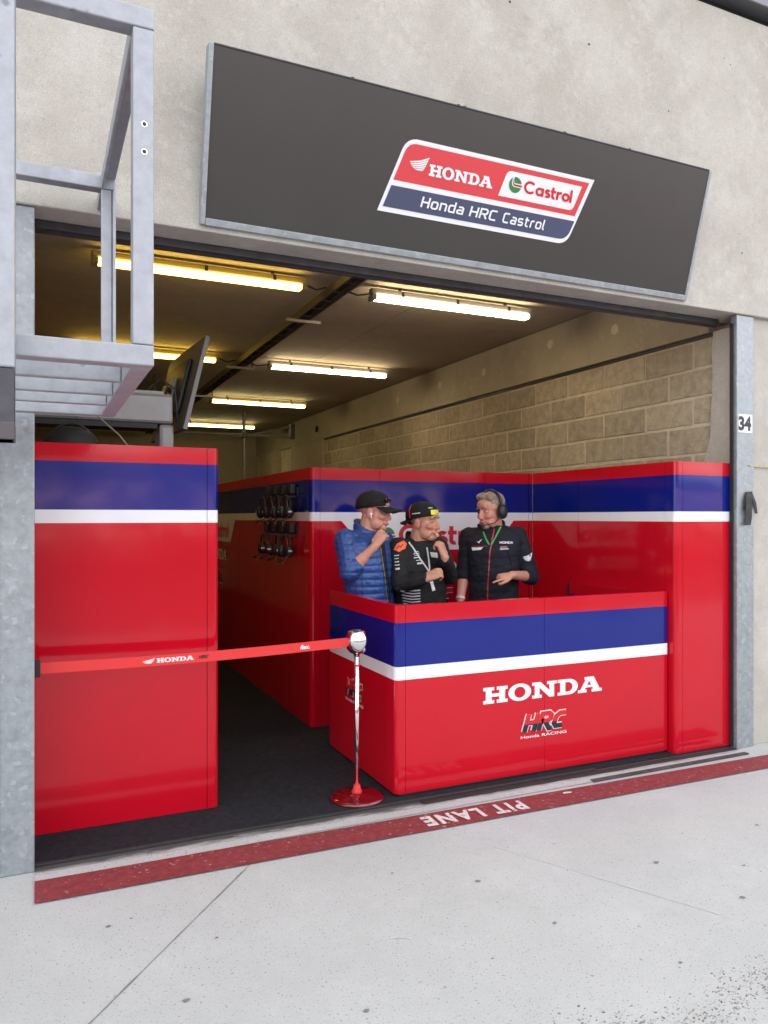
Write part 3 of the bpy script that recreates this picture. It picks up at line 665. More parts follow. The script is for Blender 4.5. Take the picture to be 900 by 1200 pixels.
# ================================================================== SMALL THINGS ON THE RIGHT POST
num = root('number_plate', 'small white plate with black number 34 on the right post', 'number sign', (4.457, -.03, 2.18))
obj('plate', B((4.388, -.0295, 2.185), (4.533, -.0262, 2.312)), PWHITE, num)
obj('lettering', text('34', .122, .100, lay((4.399, -.0305, 2.198), U, V), bold=.045), PBLACK, num)
sp = root('rubber_strap', 'limp black rubber strap hanging from the right post', 'strap', (4.5, -.04, 1.76))
bm = bmesh.new()
for pts, wd in (([(4.50, -.036, 1.775), (4.485, -.045, 1.74), (4.478, -.05, 1.66), (4.482, -.048, 1.60), (4.474, -.046, 1.545)], .062), ([(4.515, -.034, 1.77), (4.545, -.042, 1.70), (4.575, -.03, 1.625)], .03), ([(4.475, -.036, 1.765), (4.452, -.045, 1.70), (4.448, -.04, 1.65)], .022)):
    rg = []
    for q in pts: rg.append([(q[0] - wd / 2, q[1], q[2]), (q[0] + wd / 2, q[1] + .004, q[2] + .004), (q[0] + wd / 2, q[1] + .008, q[2]), (q[0] - wd / 2, q[1] + .004, q[2])])
    ringloft(bm, rg)
bmesh.ops.recalc_face_normals(bm, faces=bm.faces); obj('strap_band', bm, pbr('worn black strap', (.035, .034, .036), .7, var=(30, .4)), sp)
bm = bmesh.new(); tube(bm, [(4.50, -.034, 1.958), (4.56, -.012, 1.956), (4.62, -.008, 1.953), (4.9, -.006, 1.95)], .0045, 6); obj('cord', bm, pbr('yellow cord', (.45, .42, .14), .7), tag(root('tie_cord', 'thin yellow cord tied from the right post across the pillar', 'cord', (4.6, -.02, 1.95))))

# ================================================================== CEILING TUBE LIGHTS
def tube_light(name, label, loc, tubemat, hous):
    r = root(name, label, 'light', loc, 'tube lights under the garage ceiling')
    bm = bmesh.new(); Lh = .76
    box(bm, (-Lh, -.033, .026), (Lh, .033, .075), .010); obj('housing', bm, hous, r, local=True)
    bm = bmesh.new(); pr_ = [(-.030, .0255), (-.046, .018), (-.046, .0), (-.030, -.014), (.030, -.014), (.046, .0), (.046, .018), (.030, .0255)]
    ringloft(bm, [[(x, a, b) for a, b in pr_] for x in (-Lh + .045, Lh - .045)]); bmesh.ops.recalc_face_normals(bm, faces=bm.faces); obj('diffuser', bm, tubemat, r, local=True)
    for s in (-1, 1): obj('end_cap', B((s * Lh, -.049, -.017), (s * (Lh - .044), .049, .0255), .008), hous, r, local=True)
    for x in (-.5, 0, .5): obj('clip', B((x - .012, -.062, .02), (x + .012, -.0555, .06)), DARKST, r, local=True)
    for x in (-.5, .5): obj('hanger', B((x - .01, -.01, .0755), (x + .01, .01, .098)), DARKST, r, local=True)
    return r
DIRTY = pbr('aged yellow lamp housing', (.38, .30, .12), .5)
GREYH = pbr('grey lamp housing', (.28, .28, .27), .5)
ZL = 3.325
tube_light('tube_light', 'yellow tube light nearest the opening, above the tall left panel', (1.09, 1.70, ZL), YTUBE, DIRTY)
tube_light('tube_light', 'white tube light nearest the opening, right of the cable tray', (3.14, 1.70, ZL), WTUBE, GREYH)
tube_light('tube_light', 'white tube light second in the row right of the cable tray', (3.17, 4.72, ZL), WTUBE, GREYH)
tube_light('tube_light', 'pale tube light third in the row right of the cable tray', (3.09, 7.6, ZL), PTUBE, DIRTY)
tube_light('tube_light', 'pale tube light farthest back, above the scaffold pipe', (3.1, 10.7, ZL), PTUBE, DIRTY)
tube_light('tube_light', 'yellow tube light half hidden behind the tilted screen', (1.07, 4.65, ZL), YTUBE, DIRTY)
# cable tray
tr = root('cable_tray', 'long dark cable tray under the ceiling between the tube lights', 'cable tray', (2.08, 5, 3.3))
for x in (2.03, 2.14): obj('rail', B((x - .008, .46, 3.30), (x + .008, 12.5, 3.36)), pbr('tray steel', (.16, .135, .09), .5, metal=.5), tr)
trg = bm_mesh('rung', B((2.0385, 0, 3.303), (2.1315, .02, 3.312)), DARKST)
for k in range(48):
    o = link('rung', trg, tr); o.location = (0, .6 + k * .25, 0)
bm = bmesh.new(); tube(bm, [(2.07, .5, 3.325), (2.075, 4, 3.325), (2.07, 12.4, 3.325)], .012, 6); obj('cable', bm, RUBBER, tr)
bm = bmesh.new(); tube(bm, [(2.10, .5, 3.325), (2.098, 5, 3.326), (2.1, 12.4, 3.325)], .010, 6); obj('cable', bm, RUBBER, tr)
for y in (.9, 2.45, 4.7, 6.9, 9.2):
    obj('bracket', B((1.93, y, 3.275), (2.24, y + .035, 3.2995)), pbr('bracket steel', (.35, .33, .28), .45, metal=.5), tr)
    obj('hanger_rod', B((2.22, y + .01, 3.30), (2.232, y + .022, 3.424)), DARKST, tr)
for xa, xb, y in ((1.85, 2.0, 1.7), (2.15, 2.38, 1.7), (2.15, 2.41, 4.72), (1.83, 2.0, 4.65)):
    bm = bmesh.new(); tube(bm, [(xa, y, 3.36), ((xa + xb) / 2, y - .02, 3.325), (xb, y - .05, 3.345)], .007, 6); obj('lamp_cable', bm, RUBBER, tr)
# scaffold pipe and dropped rail at the back
sf = root('pipe_frame', 'thin grey pipe frame standing behind the passage partition', 'pipe frame', (3.2, 9.4, 0))
bm = bmesh.new(); tube(bm, [(3.25, 9.2, .014), (3.25, 9.2, 3.42)], .028, 10); obj('upright', bm, ALU, sf)
bm = bmesh.new(); tube(bm, [(-.2, 9.15, 3.02), (4.1, 9.15, 3.02)], .025, 10); obj('crossbar', bm, ALU, sf)
bm = bmesh.new(); tube(bm, [(3.25, 9.2, 3.0), (4.1, 9.15, 3.2)], .02, 10); obj('brace', bm, ALU, sf)
obj('clamp', B((3.20, 9.12, 2.97), (3.30, 9.24, 3.07), .01), DARKST, sf); obj('clamp', B((4.06, 9.10, 2.98), (4.14, 9.2, 3.25), .01), DARKST, sf)
bm = bmesh.new(); tube(bm, [(1.35, 6.2, 3.05), (1.35, 6.2, 3.42)], .02, 8); obj('drop_rod', bm, DARKST, sf)

# ================================================================== GREY BOOM, SCREEN AND CASE ABOVE THE LEFT PANEL
bo = root('equipment_boom', 'grey box boom on a post above the tall left panel', 'boom', (.4, 1.0, 0))
Yb = .95
obj('beam', B((-.2, Yb, 2.165), (.752, Yb + .22, 2.345), .018), ALU, bo); obj('under_strip', B((-.2, Yb + .01, 2.135), (.66, Yb + .21, 2.1645)), RUBBER, bo)
obj('post', B((.668, Yb + .002, .0145), (.758, Yb + .2, 2.164), .022), ALU, bo); obj('top_tray', B((.45, Yb + .03, 2.3455), (.70, Yb + .2, 2.365)), GREYP, bo)
obj('cap_strip', B((-.2, Yb + .01, 2.3455), (.44, Yb + .2, 2.36)), RUBBER, bo); obj('joint', B((.205, Yb - .0025, 2.168), (.208, Yb - .0005, 2.343)), DARKST, bo)
bm = bmesh.new(); tube(bm, [(.60, Yb + .05, 2.37), (.68, Yb + .02, 2.44), (.76, Yb, 2.38), (.77, Yb - .01, 2.25), (.78, Yb + .02, 2.14)], .006, 6); obj('cable', bm, RUBBER, bo)
tv = root('tilted_screen', 'black flat screen seen edge-on, tilted, on an arm beside the boom', 'screen', (.85, 1.05, 2.2))
TM = Matrix.Translation((.80, .90, 2.135)) @ Matrix.Rotation(rad(4), 4, 'Z') @ Matrix.Rotation(rad(13.5), 4, 'Y')
obj('bezel', B((0, 0, 0), (.028, .95, .60), .004, M=TM), pbr('screen rim', (.16, .15, .15), .4, metal=.3), tv)
obj('glass', B((.0285, .012, .012), (.030, .938, .588), M=TM), pbr('dark screen glass', (.01, .01, .012), .08), tv)
obj('rear_shell', B((-.03, .18, .12), (-.0005, .78, .48), .012, M=TM), BLACKP, tv)
obj('mount_plate', B((-.045, .38, .22), (-.0305, .56, .38), .003, M=TM), GREYP, tv)
bm = bmesh.new(); tube(bm, [TM @ Vector((-.046, .46, .3)), (.74, 1.2, 2.42), (.71, 1.1, 2.35)], .018, 10); obj('arm', bm, DARKST, tv)
dc = root('domed_case', 'black domed case showing just above the tall left panel', 'case', (.17, .95, 2.0))
bm = bmesh.new(); ringloft(bm, [[(.17 + .15 * r * math.cos(k * math.pi / 12), .75 + .13 * r * math.sin(k * math.pi / 12), 1.86 + .24 * h) for k in range(24)] for r, h in ((1, 0), (1, .45), (.95, .65), (.82, .82), (.58, .94), (.3, .99), (.02, 1))]); obj('dome', bm, pbr('matt black shell', (.012, .012, .013), .7), dc, smooth=True)
bm = bmesh.new(); tube(bm, [(.17 + .152 * math.cos(a), .75 - .132 * math.sin(a) * .4, 1.87 + .245 * math.sin(a)) for a in [math.pi * i / 12 for i in range(13)]], .008, 6); obj('trim', bm, pbr('dark gloss trim', (.03, .03, .032), .15), dc)
obj('stand', B((.03, .64, .0145), (.31, .86, 1.859), .01), BLACKP, dc)
bm = bmesh.new(); tube(bm, [(.30, .80, 2.18), (.42, .72, 2.06), (.47, .70, 1.99)], .005, 6); obj('strap', bm, pbr('pale strap', (.25, .22, .15), .7), dc)

# ================================================================== HEADSETS ON THE PASSAGE WALL
def headset_mesh(r, local=True):
    """ear-defender headset hanging from a hook: origin at the hook, wall behind +x"""
    bm = bmesh.new(); tube(bm, [(0, .072 * math.sin(a), -.075 + .075 * math.cos(a)) for a in [rad(-100 + 200 * i / 16) for i in range(17)]], .009, 8); obj('headband', bm, BLACKP, r, local=local, smooth=True)
    for s in (-1, 1):
        bm = bmesh.new(); ringloft(bm, [[(.036 * q * math.cos(k * math.pi / 9), s * (.052 + d), -.125 + .05 * q * math.sin(k * math.pi / 9)) for k in range(18)] for q, d in ((.75, -.022), (1, -.014), (1, .012), (.8, .026), (.4, .032), (.05, .034))])
        bmesh.ops.recalc_face_normals(bm, faces=bm.faces); c = obj('ear_cup', bm, BLACKP, r, local=local, smooth=True)
        obj('badge', B((-.028, s * .088 - .001, -.128), (.004, s * .088 + .001, -.116)), PWHITE, c, local=True)
    bm = bmesh.new(); tube(bm, [(-.01, -.075, -.15), (-.05, -.07, -.185), (-.075, -.03, -.20)], .005, 6); tube(bm, [(-.072, -.035, -.198), (-.08, -.015, -.203)], [.009, .011], 8); obj('microphone_boom', bm, BLACKP, r, local=local)
    bm = bmesh.new(); tube(bm, [(0, .06, -.17), (-.02, .02, -.23), (.0, -.03, -.16), (-.01, -.05, -.1), (0, 0, .015)], .003, 5); obj('cord', bm, pbr('tan cord', (.30, .13, .06), .6), r, local=local)
    obj('hook', B((.0, -.02, -.012), (.075, .02, .006), .003), DARKST, r, local=local)
hs0 = None
rows = (('upper', 1.765, [2.02, 2.24, 2.46, 2.68]), ('lower', 1.455, [2.03, 2.26, 2.49, 2.72]))
ordn = ['nearest the corner', 'second from the corner', 'third from the corner', 'farthest from the corner']
for rn, zz, yl in rows:
    for k, y in enumerate(yl):
        lab = 'black headset %s in the %s row on the passage wall' % (ordn[k], rn)
        if hs0 is None:
            hs0 = root('hanging_headset', lab, 'headset', (1.795, y, zz), 'headsets hung on the passage wall'); headset_mesh(hs0); o = hs0
        else: o = copy_tree(hs0, (1.795, y, zz), label=lab)
        o.rotation_euler = (0, 0, rad(random.uniform(-18, 18)) + rad(90 if False else 0))
    rk = root('headset_rack', 'dark hook rack of the %s headset row on the passage wall' % rn, 'rack', (1.86, 2.4, zz))
    obj('bar', B((1.858, 1.93, zz + .01), (1.8695, 2.80, zz + .075), .003), BLACKP, rk)
    for y in yl: 
        obj('radio_box', B((1.815, y - .045, zz + .02), (1.8575, y + .045, zz + .10), .006), BLACKP, rk)

# ================================================================== PEOPLE
SKIN = pbr('weathered skin', (.54, .275, .19), .45, spec=.4, var=(28, .10), col2=(.62, .27, .20), bump=(140, .15, .002))
SKIN2 = pbr('tanned skin', (.49, .25, .155), .45, spec=.4, var=(28, .10), col2=(.57, .26, .18), bump=(140, .15, .002))
EYEW = pbr('eye white', (.42, .38, .35), .4); EYED = pbr('dark eye', (.03, .022, .018), .2); LIP = pbr('lips', (.30, .11, .09), .5)
BROW = pbr('eyebrow hair', (.16, .11, .075), .8); HAIRG = pbr('greying brown hair', (.20, .145, .095), .7, var=(90, .35), col2=(.36, .30, .24), bump=(160, .9, .006)); STUB = pbr('cropped grey hair', (.30, .24, .20), .8, var=(150, .3))
JBLUE = pbr('blue quilted nylon', (.020, .065, .24), .38, var=(9, .12), bump=(35, .35, .006))
JBLACK = pbr('black softshell', (.012, .012, .014), .75, spec=.3, bump=(300, .3, .001)); JNAVY = pbr('black navy softshell', (.010, .012, .020), .75, spec=.3, bump=(300, .3, .001))
TROU = pbr('dark trousers', (.018, .018, .022), .85); SHOE = pbr('dark shoes', (.02, .02, .02), .6)
CAPB = pbr('black cotton cap', (.014, .014, .014), .85, spec=.25, bump=(500, .5, .001)); SILV = pbr('silver print', (.55, .55, .57), .4); ORNG = pbr('neon orange print', (.85, .12, .03), .5); NEONY = pbr('neon yellow print', (.75, .72, .03), .5)
GREENL = pbr('green lanyard', (.06, .34, .07), .6); GREYL = pbr('pale lanyard', (.55, .55, .54), .6); ZIPR = pbr('red zip', (.42, .015, .03), .4); ZIPG = pbr('brass zip', (.35, .32, .24), .35, metal=.7)

def remesh(bm, vox, smooth=3, fn=None):
    """weld overlapping closed shapes into one continuous skin"""
    bmesh.ops.recalc_face_normals(bm, faces=bm.faces)
    me = bpy.data.meshes.new('t'); bm.to_mesh(me); bm.free()
    o = bpy.data.objects.new('t', me); COL.objects.link(o)
    m = o.modifiers.new('r', 'REMESH'); m.mode = 'VOXEL'; m.voxel_size = vox; m.use_smooth_shade = True
    s = o.modifiers.new('s', 'SMOOTH'); s.factor = .5; s.iterations = smooth
    dg = bpy.context.evaluated_depsgraph_get(); ev = o.evaluated_get(dg); r = bpy.data.meshes.new_from_object(ev)
    bpy.data.objects.remove(o); bpy.data.meshes.remove(me)
    r.materials.clear()
    if fn:
        n = len(r.vertices); co = np.empty(n * 3, 'f'); r.vertices.foreach_get('co', co); co = co.reshape(-1, 3)
        nr = np.empty(n * 3, 'f'); r.vertices.foreach_get('normal', nr); nr = nr.reshape(-1, 3)
        co = co + nr * fn(co, nr)[:, None]; r.vertices.foreach_set('co', co.astype('f').ravel()); r.update()
    for p_ in r.polygons: p_.use_smooth = True
    return r
def fbm(co, s, seed=0.): return np.array([noise.noise(Vector(c) * s + Vector((seed, seed * 1.7, -seed))) for c in co.tolist()], 'f')
def cap_(bm, p0, p1, r0, r1, n=14, flat=False, ratio=1.0):
    """tapered limb segment, round or flat ended"""
    p0, p1 = Vector(p0), Vector(p1); d = (p1 - p0).normalized(); u, v = frame_of(d)
    st = [] if flat else [(-.98, .2), (-.8, .6), (-.45, .89)]
    en = [] if flat else [(.45, .89), (.8, .6), (.98, .2)]
    ring = lambda c, r: [c + (u * math.cos(2 * math.pi * k / n) + v * math.sin(2 * math.pi * k / n) * ratio) * r for k in range(n)]
    ringloft(bm, [ring(p0 + d * r0 * a, r0 * q) for a, q in st] + [ring(p0, r0), ring(p1, r1)] + [ring(p1 + d * r1 * a, r1 * q) for a, q in en])
def chain(bm, pts, rs, **k):
    for i in range(len(pts) - 1): cap_(bm, pts[i], pts[i + 1], rs[i], rs[i + 1], **k)
def yawM(phi, o=(0, 0, 0), pitch=0., roll=0.):
    return Matrix.Translation(o) @ Matrix.Rotation(phi, 4, 'Z') @ Matrix.Rotation(pitch, 4, 'Y') @ Matrix.Rotation(roll, 4, 'X')
def torso(bm, M, H, girth, grow):
    """stack of rounded-oblong sections; M: forward = +x, left = +y"""
    k = H / 1.78; rings = []
    for z, f, hw, hd in ((.86, 0, .17, .12), (.95, .0, .178, .128), (1.06, .012, .172, .128), (1.18, .016, .178, .130), (1.30, .012, .192, .130), (1.39, .004, .205, .122), (1.44, -.004, .195, .108), (1.475, -.008, .15, .088), (1.505, -.008, .085, .070)):
        hw, hd = hw * girth + grow, hd * girth + grow; rg = []
        for i in range(28):
            a = 2 * math.pi * i / 28; c_, s_ = math.cos(a), math.sin(a); e = .85
            rg.append(M @ Vector((f + hd * math.copysign(abs(c_) ** e, c_), hw * math.copysign(abs(s_) ** e, s_), z * k)))
        rings.append(rg)
    ringloft(bm, rings)
def head_parts(bm, M, smile=0.):
    ell(bm, (-.012, 0, .045), (.098, .076, .082), M); ell(bm, (.018, 0, -.03), (.078, .064, .088), M); ell(bm, (.058, 0, -.096), (.034, .033, .024), M)
    for s in (-1, 1):
        ell(bm, (.030, s * .040, -.072), (.045, .024, .036), M); ell(bm, (.060, s * .036, -.028), (.030, .028, .026), M)
        ell(bm, (-.006, s * .084, -.006), (.023, .011, .036), M, 2); ell(bm, (.083, s * .026, .030), (.013, .030, .009), M, 2); ell(bm, (.096, s * .011, -.040), (.013, .009, .009), M, 2)
    ell(bm, (.070, 0, .055), (.030, .05, .035), M)
    cap_(bm, M @ Vector((.090, 0, .018)), M @ Vector((.108, 0, -.034)), .009, .014); ell(bm, (.088, 0, -.066), (.016, .025, .008), M, 2); ell(bm, (.085, 0, -.078), (.016, .021, .008), M, 2)
def face_fn(M):
    inv = np.array(M.inverted(), 'f'); spots = [(.088, .031, .008, .0125, -.0095), (.088, -.031, .008, .0125, -.0095), (.098, .0, -.072, .010, -.0022), (.088, .034, -.052, .008, -.0035), (.088, -.034, -.052, .008, -.0035), (.094, 0, -.088, .008, -.004), (.055, .055, -.045, .016, -.004), (.055, -.055, -.045, .016, -.004)]
    def f(co, nr):
        h = co @ inv[:3, :3].T + inv[:3, 3]; d = np.zeros(len(co), 'f'); m = (h[:, 2] > -.13) & (h[:, 0] > -.02) & (np.abs(h[:, 1]) < .09) & (h[:, 2] < .15)
        for x, y, z, sg_, a in spots: d += a * np.exp(-((h[:, 0] - x) ** 2 * .3 + (h[:, 1] - y) ** 2 + ((h[:, 2] - z) * 1.5) ** 2) / (2 * sg_ ** 2)) * m
        ix = np.where(m)[0]
        if len(ix): d[ix] += .0016 * fbm(h[ix] * np.array([1, 1, 2.2], 'f'), 70, 3)
        return d
    return f
def tint(me, M):
    """ruddier cheeks, nose, ears and lips, as a colour attribute of the skin"""
    inv = np.array(M.inverted(), 'f'); n = len(me.vertices); co = np.empty(n * 3, 'f'); me.vertices.foreach_get('co', co); co = co.reshape(-1, 3); h = co @ inv[:3, :3].T + inv[:3, 3]; t = np.zeros(n, 'f')
    for x, y, z, sg_, a in ((.11, 0, -.03, .016, .55), (.075, .042, -.03, .022, .5), (.075, -.042, -.03, .022, .5), (0, .085, 0, .02, .55), (0, -.085, 0, .02, .55), (.098, 0, -.066, .010, .4), (.098, .014, -.07, .008, .3), (.098, -.014, -.07, .008, .3), (.03, 0, -.12, .03, .2)):
        t += a * np.exp(-((h[:, 0] - x) ** 2 + (h[:, 1] - y) ** 2 + (h[:, 2] - z) ** 2) / (2 * sg_ ** 2))
    at = me.attributes.new('ruddy', 'FLOAT', 'POINT'); at.data.foreach_set('value', np.clip(t, 0, 1))
def ruddy(m):
    N, L = nodes(m); b = N['Principled BSDF']; src = b.inputs['Base Color'].links[0].from_socket; a = N.new('ShaderNodeAttribute'); a.attribute_name = 'ruddy'
    x = N.new('ShaderNodeMix'); x.data_type = 'RGBA'; L.new(src, x.inputs['A']); x.inputs['B'].default_value = (.52, .15, .11, 1); L.new(a.outputs['Fac'], x.inputs['Factor']); L.new(x.outputs['Result'], b.inputs['Base Color'])
    b.inputs['Subsurface Weight'].default_value = .12; b.inputs['Subsurface Radius'].default_value = (.010, .004, .002); b.inputs['Subsurface Scale'].default_value = .6
ruddy(SKIN); ruddy(SKIN2)
def hand(bm, wrist, d, n, side, curls, thumb=.5, L=1.0, index=None):
    """five-fingered hand: d along the palm, n out of the back of the hand; curls in degrees for index..little"""
    w_, d, n = Vector(wrist), Vector(d).normalized(), Vector(n); n = (n - d * n.dot(d)).normalized(); t = d.cross(n) * side      # t points to the thumb side
    ringloft(bm, [[w_ + d * s * L + t * (math.cos(a) * hw * L + off * L) + n * math.sin(a) * hh * L for a in [2 * math.pi * i / 14 for i in range(14)]] for s, hw, hh, off in ((-.03, .026, .020, 0), (.0, .028, .020, 0), (.03, .038, .019, .002), (.065, .043, .016, .001), (.092, .041, .012, 0))])
    for i, (ln_, of) in enumerate(((.072, .031), (.080, .0105), (.075, -.0105), (.060, -.030))):
        c = curls[i]; p_ = w_ + (d * .088 + t * of) * L; a = 0; seg = (.46, .31, .23); pts = [w_ + (d * .06 + t * of * .8) * L, p_]
        for k_, q in enumerate(seg):
            a += rad(c * (.9, 1.0, .7)[k_]); p_ = p_ + (d * math.cos(a) - n * math.sin(a)) * ln_ * q * L; pts.append(p_)
        chain(bm, pts, [.0095, .0095, .0088, .008, .0068], n=9)
    b0 = w_ + (d * .025 + t * .030) * L; b1 = b0 + (d * .035 + t * .026 * (1.1 - thumb) - n * .014) * L; b2 = b1 + (d * .030 + t * (.010 - .022 * thumb) - n * .012) * L; b3 = b2 + (d * .022 - t * .012 * thumb - n * .006) * L
    chain(bm, [b0, b1, b2, b3], [.015, .0125, .011, .008], n=9)
def legs(bm, M, H, grow):
    k = H / 1.78
    for s in (-1, 1):
        chain(bm, [M @ Vector((0, s * .085, .92 * k)), M @ Vector((.01, s * .10, .49 * k)), M @ Vector((0, s * .11, .09 * k))], [.088 + grow, .056 + grow, .038 + grow])
def shoes(bm, M):
    for s in (-1, 1):
        ringloft(bm, [[M @ Vector((f + (0 if z < .05 else -.01), s * .11 + q * math.cos(a), .016 + z)) for f, q, a in [(lf * math.cos(t_) + .06, .045, math.asin(max(-1, min(1, math.sin(t_))))) for lf, t_ in [(.14, 2 * math.pi * i / 20) for i in range(20)]]] for z in (0, .03)])
def simple_shoes(bm, M):
    for s in (-1, 1):
        ringloft(bm, [[M @ Vector((.055 + .14 * g * math.cos(a), s * .11 + .048 * g * math.sin(a), z)) for a in [2 * math.pi * i / 18 for i in range(18)]] for z, g in ((.016, 1), (.05, .97), (.085, .75), (.10, .4))])
class Drape:
    """lays flat strips and prints on a finished garment, seen from the camera side (-y)"""
    def __init__(s, me): s.b = BVHTree.FromPolygons([v.co for v in me.vertices], [tuple(p_.vertices) for p_ in me.polygons])
    def hit(s, x, z, off, y0=-1.0, dr=(0, 1, 0)):
        h = s.b.ray_cast(Vector((x, y0, z)), Vector(dr))
        return (h[0] + h[1] * off) if h[0] is not None else None
    def strip(s, pts, wd, off=.003, step=.012, th=.0015):
        P = []
        for a, b in zip(pts, pts[1:]):
            a, b = Vector(a), Vector(b); n_ = max(1, int((b - a).length / step)); P += [a.lerp(b, i / n_) for i in range(n_)]
        P.append(Vector(pts[-1])); bm = bmesh.new(); pv = None
        for i, q in enumerate(P):
            d = (P[min(i + 1, len(P) - 1)] - P[max(0, i - 1)]).normalized(); m_ = Vector((-d.y, d.x)) * wd / 2
            a, c = s.hit(q.x + m_.x, q.y + m_.y, off), s.hit(q.x - m_.x, q.y - m_.y, off)
            if a is None or c is None: pv = None; continue
            cur = (bm.verts.new(a), bm.verts.new(c))
            if pv: bm.faces.new((pv[0], cur[0], cur[1], pv[1]))
            pv = cur
        bmesh.ops.recalc_face_normals(bm, faces=bm.faces); return bm
    def flat(s, bm, off=.003, sub=0):
        bad = []
        if sub:
            bmesh.ops.triangulate(bm, faces=bm.faces); bmesh.ops.subdivide_edges(bm, edges=bm.edges, cuts=sub, use_grid_fill=True)
        for v in bm.verts:
            h = s.hit(v.co.x, v.co.y, off + v.co.z)
            if h is None: bad.append(v)
            else: v.co = h
        bmesh.ops.delete(bm, geom=bad, context='VERTS'); return bm
def face_bits(body, M, brow=BROW, smile=0.):
    for s in (-1, 1):
        bm = bmesh.new(); ell(bm, (.0748, s * .030, .0055), (.0105, .0118, .0058), M, 2); e = obj('eye', bm, EYEW, body, local=True, smooth=True)
        bm = bmesh.new(); ell(bm, (.0842, s * .030, .0055), (.0026, .0048, .0048), M, 2); obj('iris', bm, EYED, e, local=True, smooth=True)
        bm = bmesh.new(); tube(bm, [M @ Vector((.097, s * .012, .030)), M @ Vector((.097, s * .03, .036)), M @ Vector((.083, s * .05, .030))], [.003, .0045, .002], 6); obj('eyebrow', bm, brow, body, local=True)
    bm = bmesh.new(); tube(bm, [M @ Vector((.088, -.025 - .004 * smile, -.070 + .009 * smile)), M @ Vector((.1005, -.010, -.072)), M @ Vector((.1015, 0, -.0725)), M @ Vector((.1005, .010, -.072)), M @ Vector((.088, .025 + .004 * smile, -.070 + .009 * smile))], [.002, .0032, .0034, .0032, .002], 6); obj('mouth', bm, LIP, body, local=True)
def cap_dome(M, mat, par, visor=1, name='cap', vl=.095):
    """baseball cap: dome, and a curved visor towards +x (visor=1) or -x (-1)"""
    bm = bmesh.new(); rg = []
    for h, q in ((0, 1.0), (.25, 1.0), (.5, .95), (.72, .80), (.88, .58), (.97, .30), (1.0, .03)):
        rg.append([M @ Vector((-.010 + .109 * q * math.cos(a), .089 * q * math.sin(a), .046 + (.014 * math.cos(a) if visor > 0 else .006 * math.cos(a)) * (1 - h) + .108 * h)) for a in [2 * math.pi * i / 28 for i in range(28)]])
    ringloft(bm, rg); c = obj(name, bm, mat, par, local=True, smooth=True)
    bm = bmesh.new(); top, bot = [], []
    n_ = 14
    for j in range(5):
        t = j / 4; rt, rb = [], []
        for i in range(n_ + 1):
            a = rad(-62 + 124 * i / n_); x = .098 * math.cos(a) + vl * t * math.cos(a * .75) ; y = .086 * math.sin(a) * (1 + .02 * t)
            z_ = .054 - .020 * (y / .086) ** 2 * (.4 + t) - .018 * t
            rt.append(bm.verts.new(M @ Vector((visor * (x - .008), y * visor, z_)))); rb.append(bm.verts.new(M @ Vector((visor * (x - .008), y * visor, z_ - .006))))
        top.append(rt); bot.append(rb)
    for j in range(4):
        for i in range(n_):
            bm.faces.new((top[j][i], top[j][i + 1], top[j + 1][i + 1], top[j + 1][i])); bm.faces.new((bot[j][i], bot[j + 1][i], bot[j + 1][i + 1], bot[j][i + 1]))
    for i in range(n_): bm.faces.new((top[4][i], top[4][i + 1], bot[4][i + 1], bot[4][i]))
    for i, e in ((0, 1), (n_, 1)):
        for j in range(4): bm.faces.new((top[j][i], top[j + 1][i], bot[j + 1][i], bot[j][i]))
    bmesh.ops.recalc_face_normals(bm, faces=bm.faces); obj('visor', bm, mat, c, local=True, smooth=True)
    bm = bmesh.new(); ell(bm, (-.010, 0, .154), (.008, .008, .005), M, 2); obj('button', bm, mat, c, local=True, smooth=True)
    return c
def collar(bm, c, M3, r0, r1, h, lean=.0):
    rg = []
    for z, q in ((-.03, r0 * 1.1), (0, r0), (h, r1)):
        rg.append([Vector(c) + M3 @ Vector((q * math.cos(a) * 1.05, q * math.sin(a), z - (.048 * math.cos(a) if z > 0 else .01 * math.cos(a)))) for a in [2 * math.pi * i / 20 for i in range(20)]])
    ringloft(bm, rg)
def quilt(co, nr):
    band = np.abs(np.sin(np.pi * (co[:, 2] + .012 * fbm(co, 5, 3)) / .047)); side = np.clip(1 - np.abs(nr[:, 2]) * .7, 0, 1)
    return (.0085 * (band ** .45) - .006) * side + .003 * fbm(co, 22, 1) + .0025 * fbm(co, 60, 2)
def soft(seed, amp=.0055):
    def f(co, nr):
        s = co * np.array([1, 1, 1.6], 'f'); return amp * fbm(s, 11, seed) + amp * .6 * fbm(s, 26, seed + 4)
    return f
PZ = .0145                                                        # they stand on the carpet

# ---- the man in the blue quilted jacket
p1 = root('person', 'man in blue quilted jacket and dark cap with hand at his mouth', 'person', (2.06, .95, PZ), None, -TH)
H1 = 1.745; ph = rad(-33); TM1 = yawM(ph, (-.02, 0, 0)); HM1 = yawM(rad(-14), (.022, -.01, 1.634 - PZ), rad(4)) @ Matrix.Scale(1.04, 4)
sR, eR, wR = Vector((-.165, -.10, 1.435)), Vector((-.128, -.19, 1.235)), Vector((.032, -.205, 1.398))
sL, eL, wL = Vector((.09, .165, 1.42)), Vector((.13, .21, 1.13)), Vector((.20, .10, .92))
bm = bmesh.new(); torso(bm, TM1, H1, 1.0, -.012); legs(bm, TM1, H1, 0); head_parts(bm, HM1)
chain(bm, [TM1 @ Vector((-.012, 0, 1.44)), HM1 @ Vector((-.022, 0, -.03))], [.068, .058]); chain(bm, [sR, eR, wR], [.052, .046, .029], ratio=.9); cap_(bm, eR + (wR - eR) * .12, eR + (wR - eR) * .5, .046, .040); chain(bm, [sL, eL, wL], [.052, .042, .028])
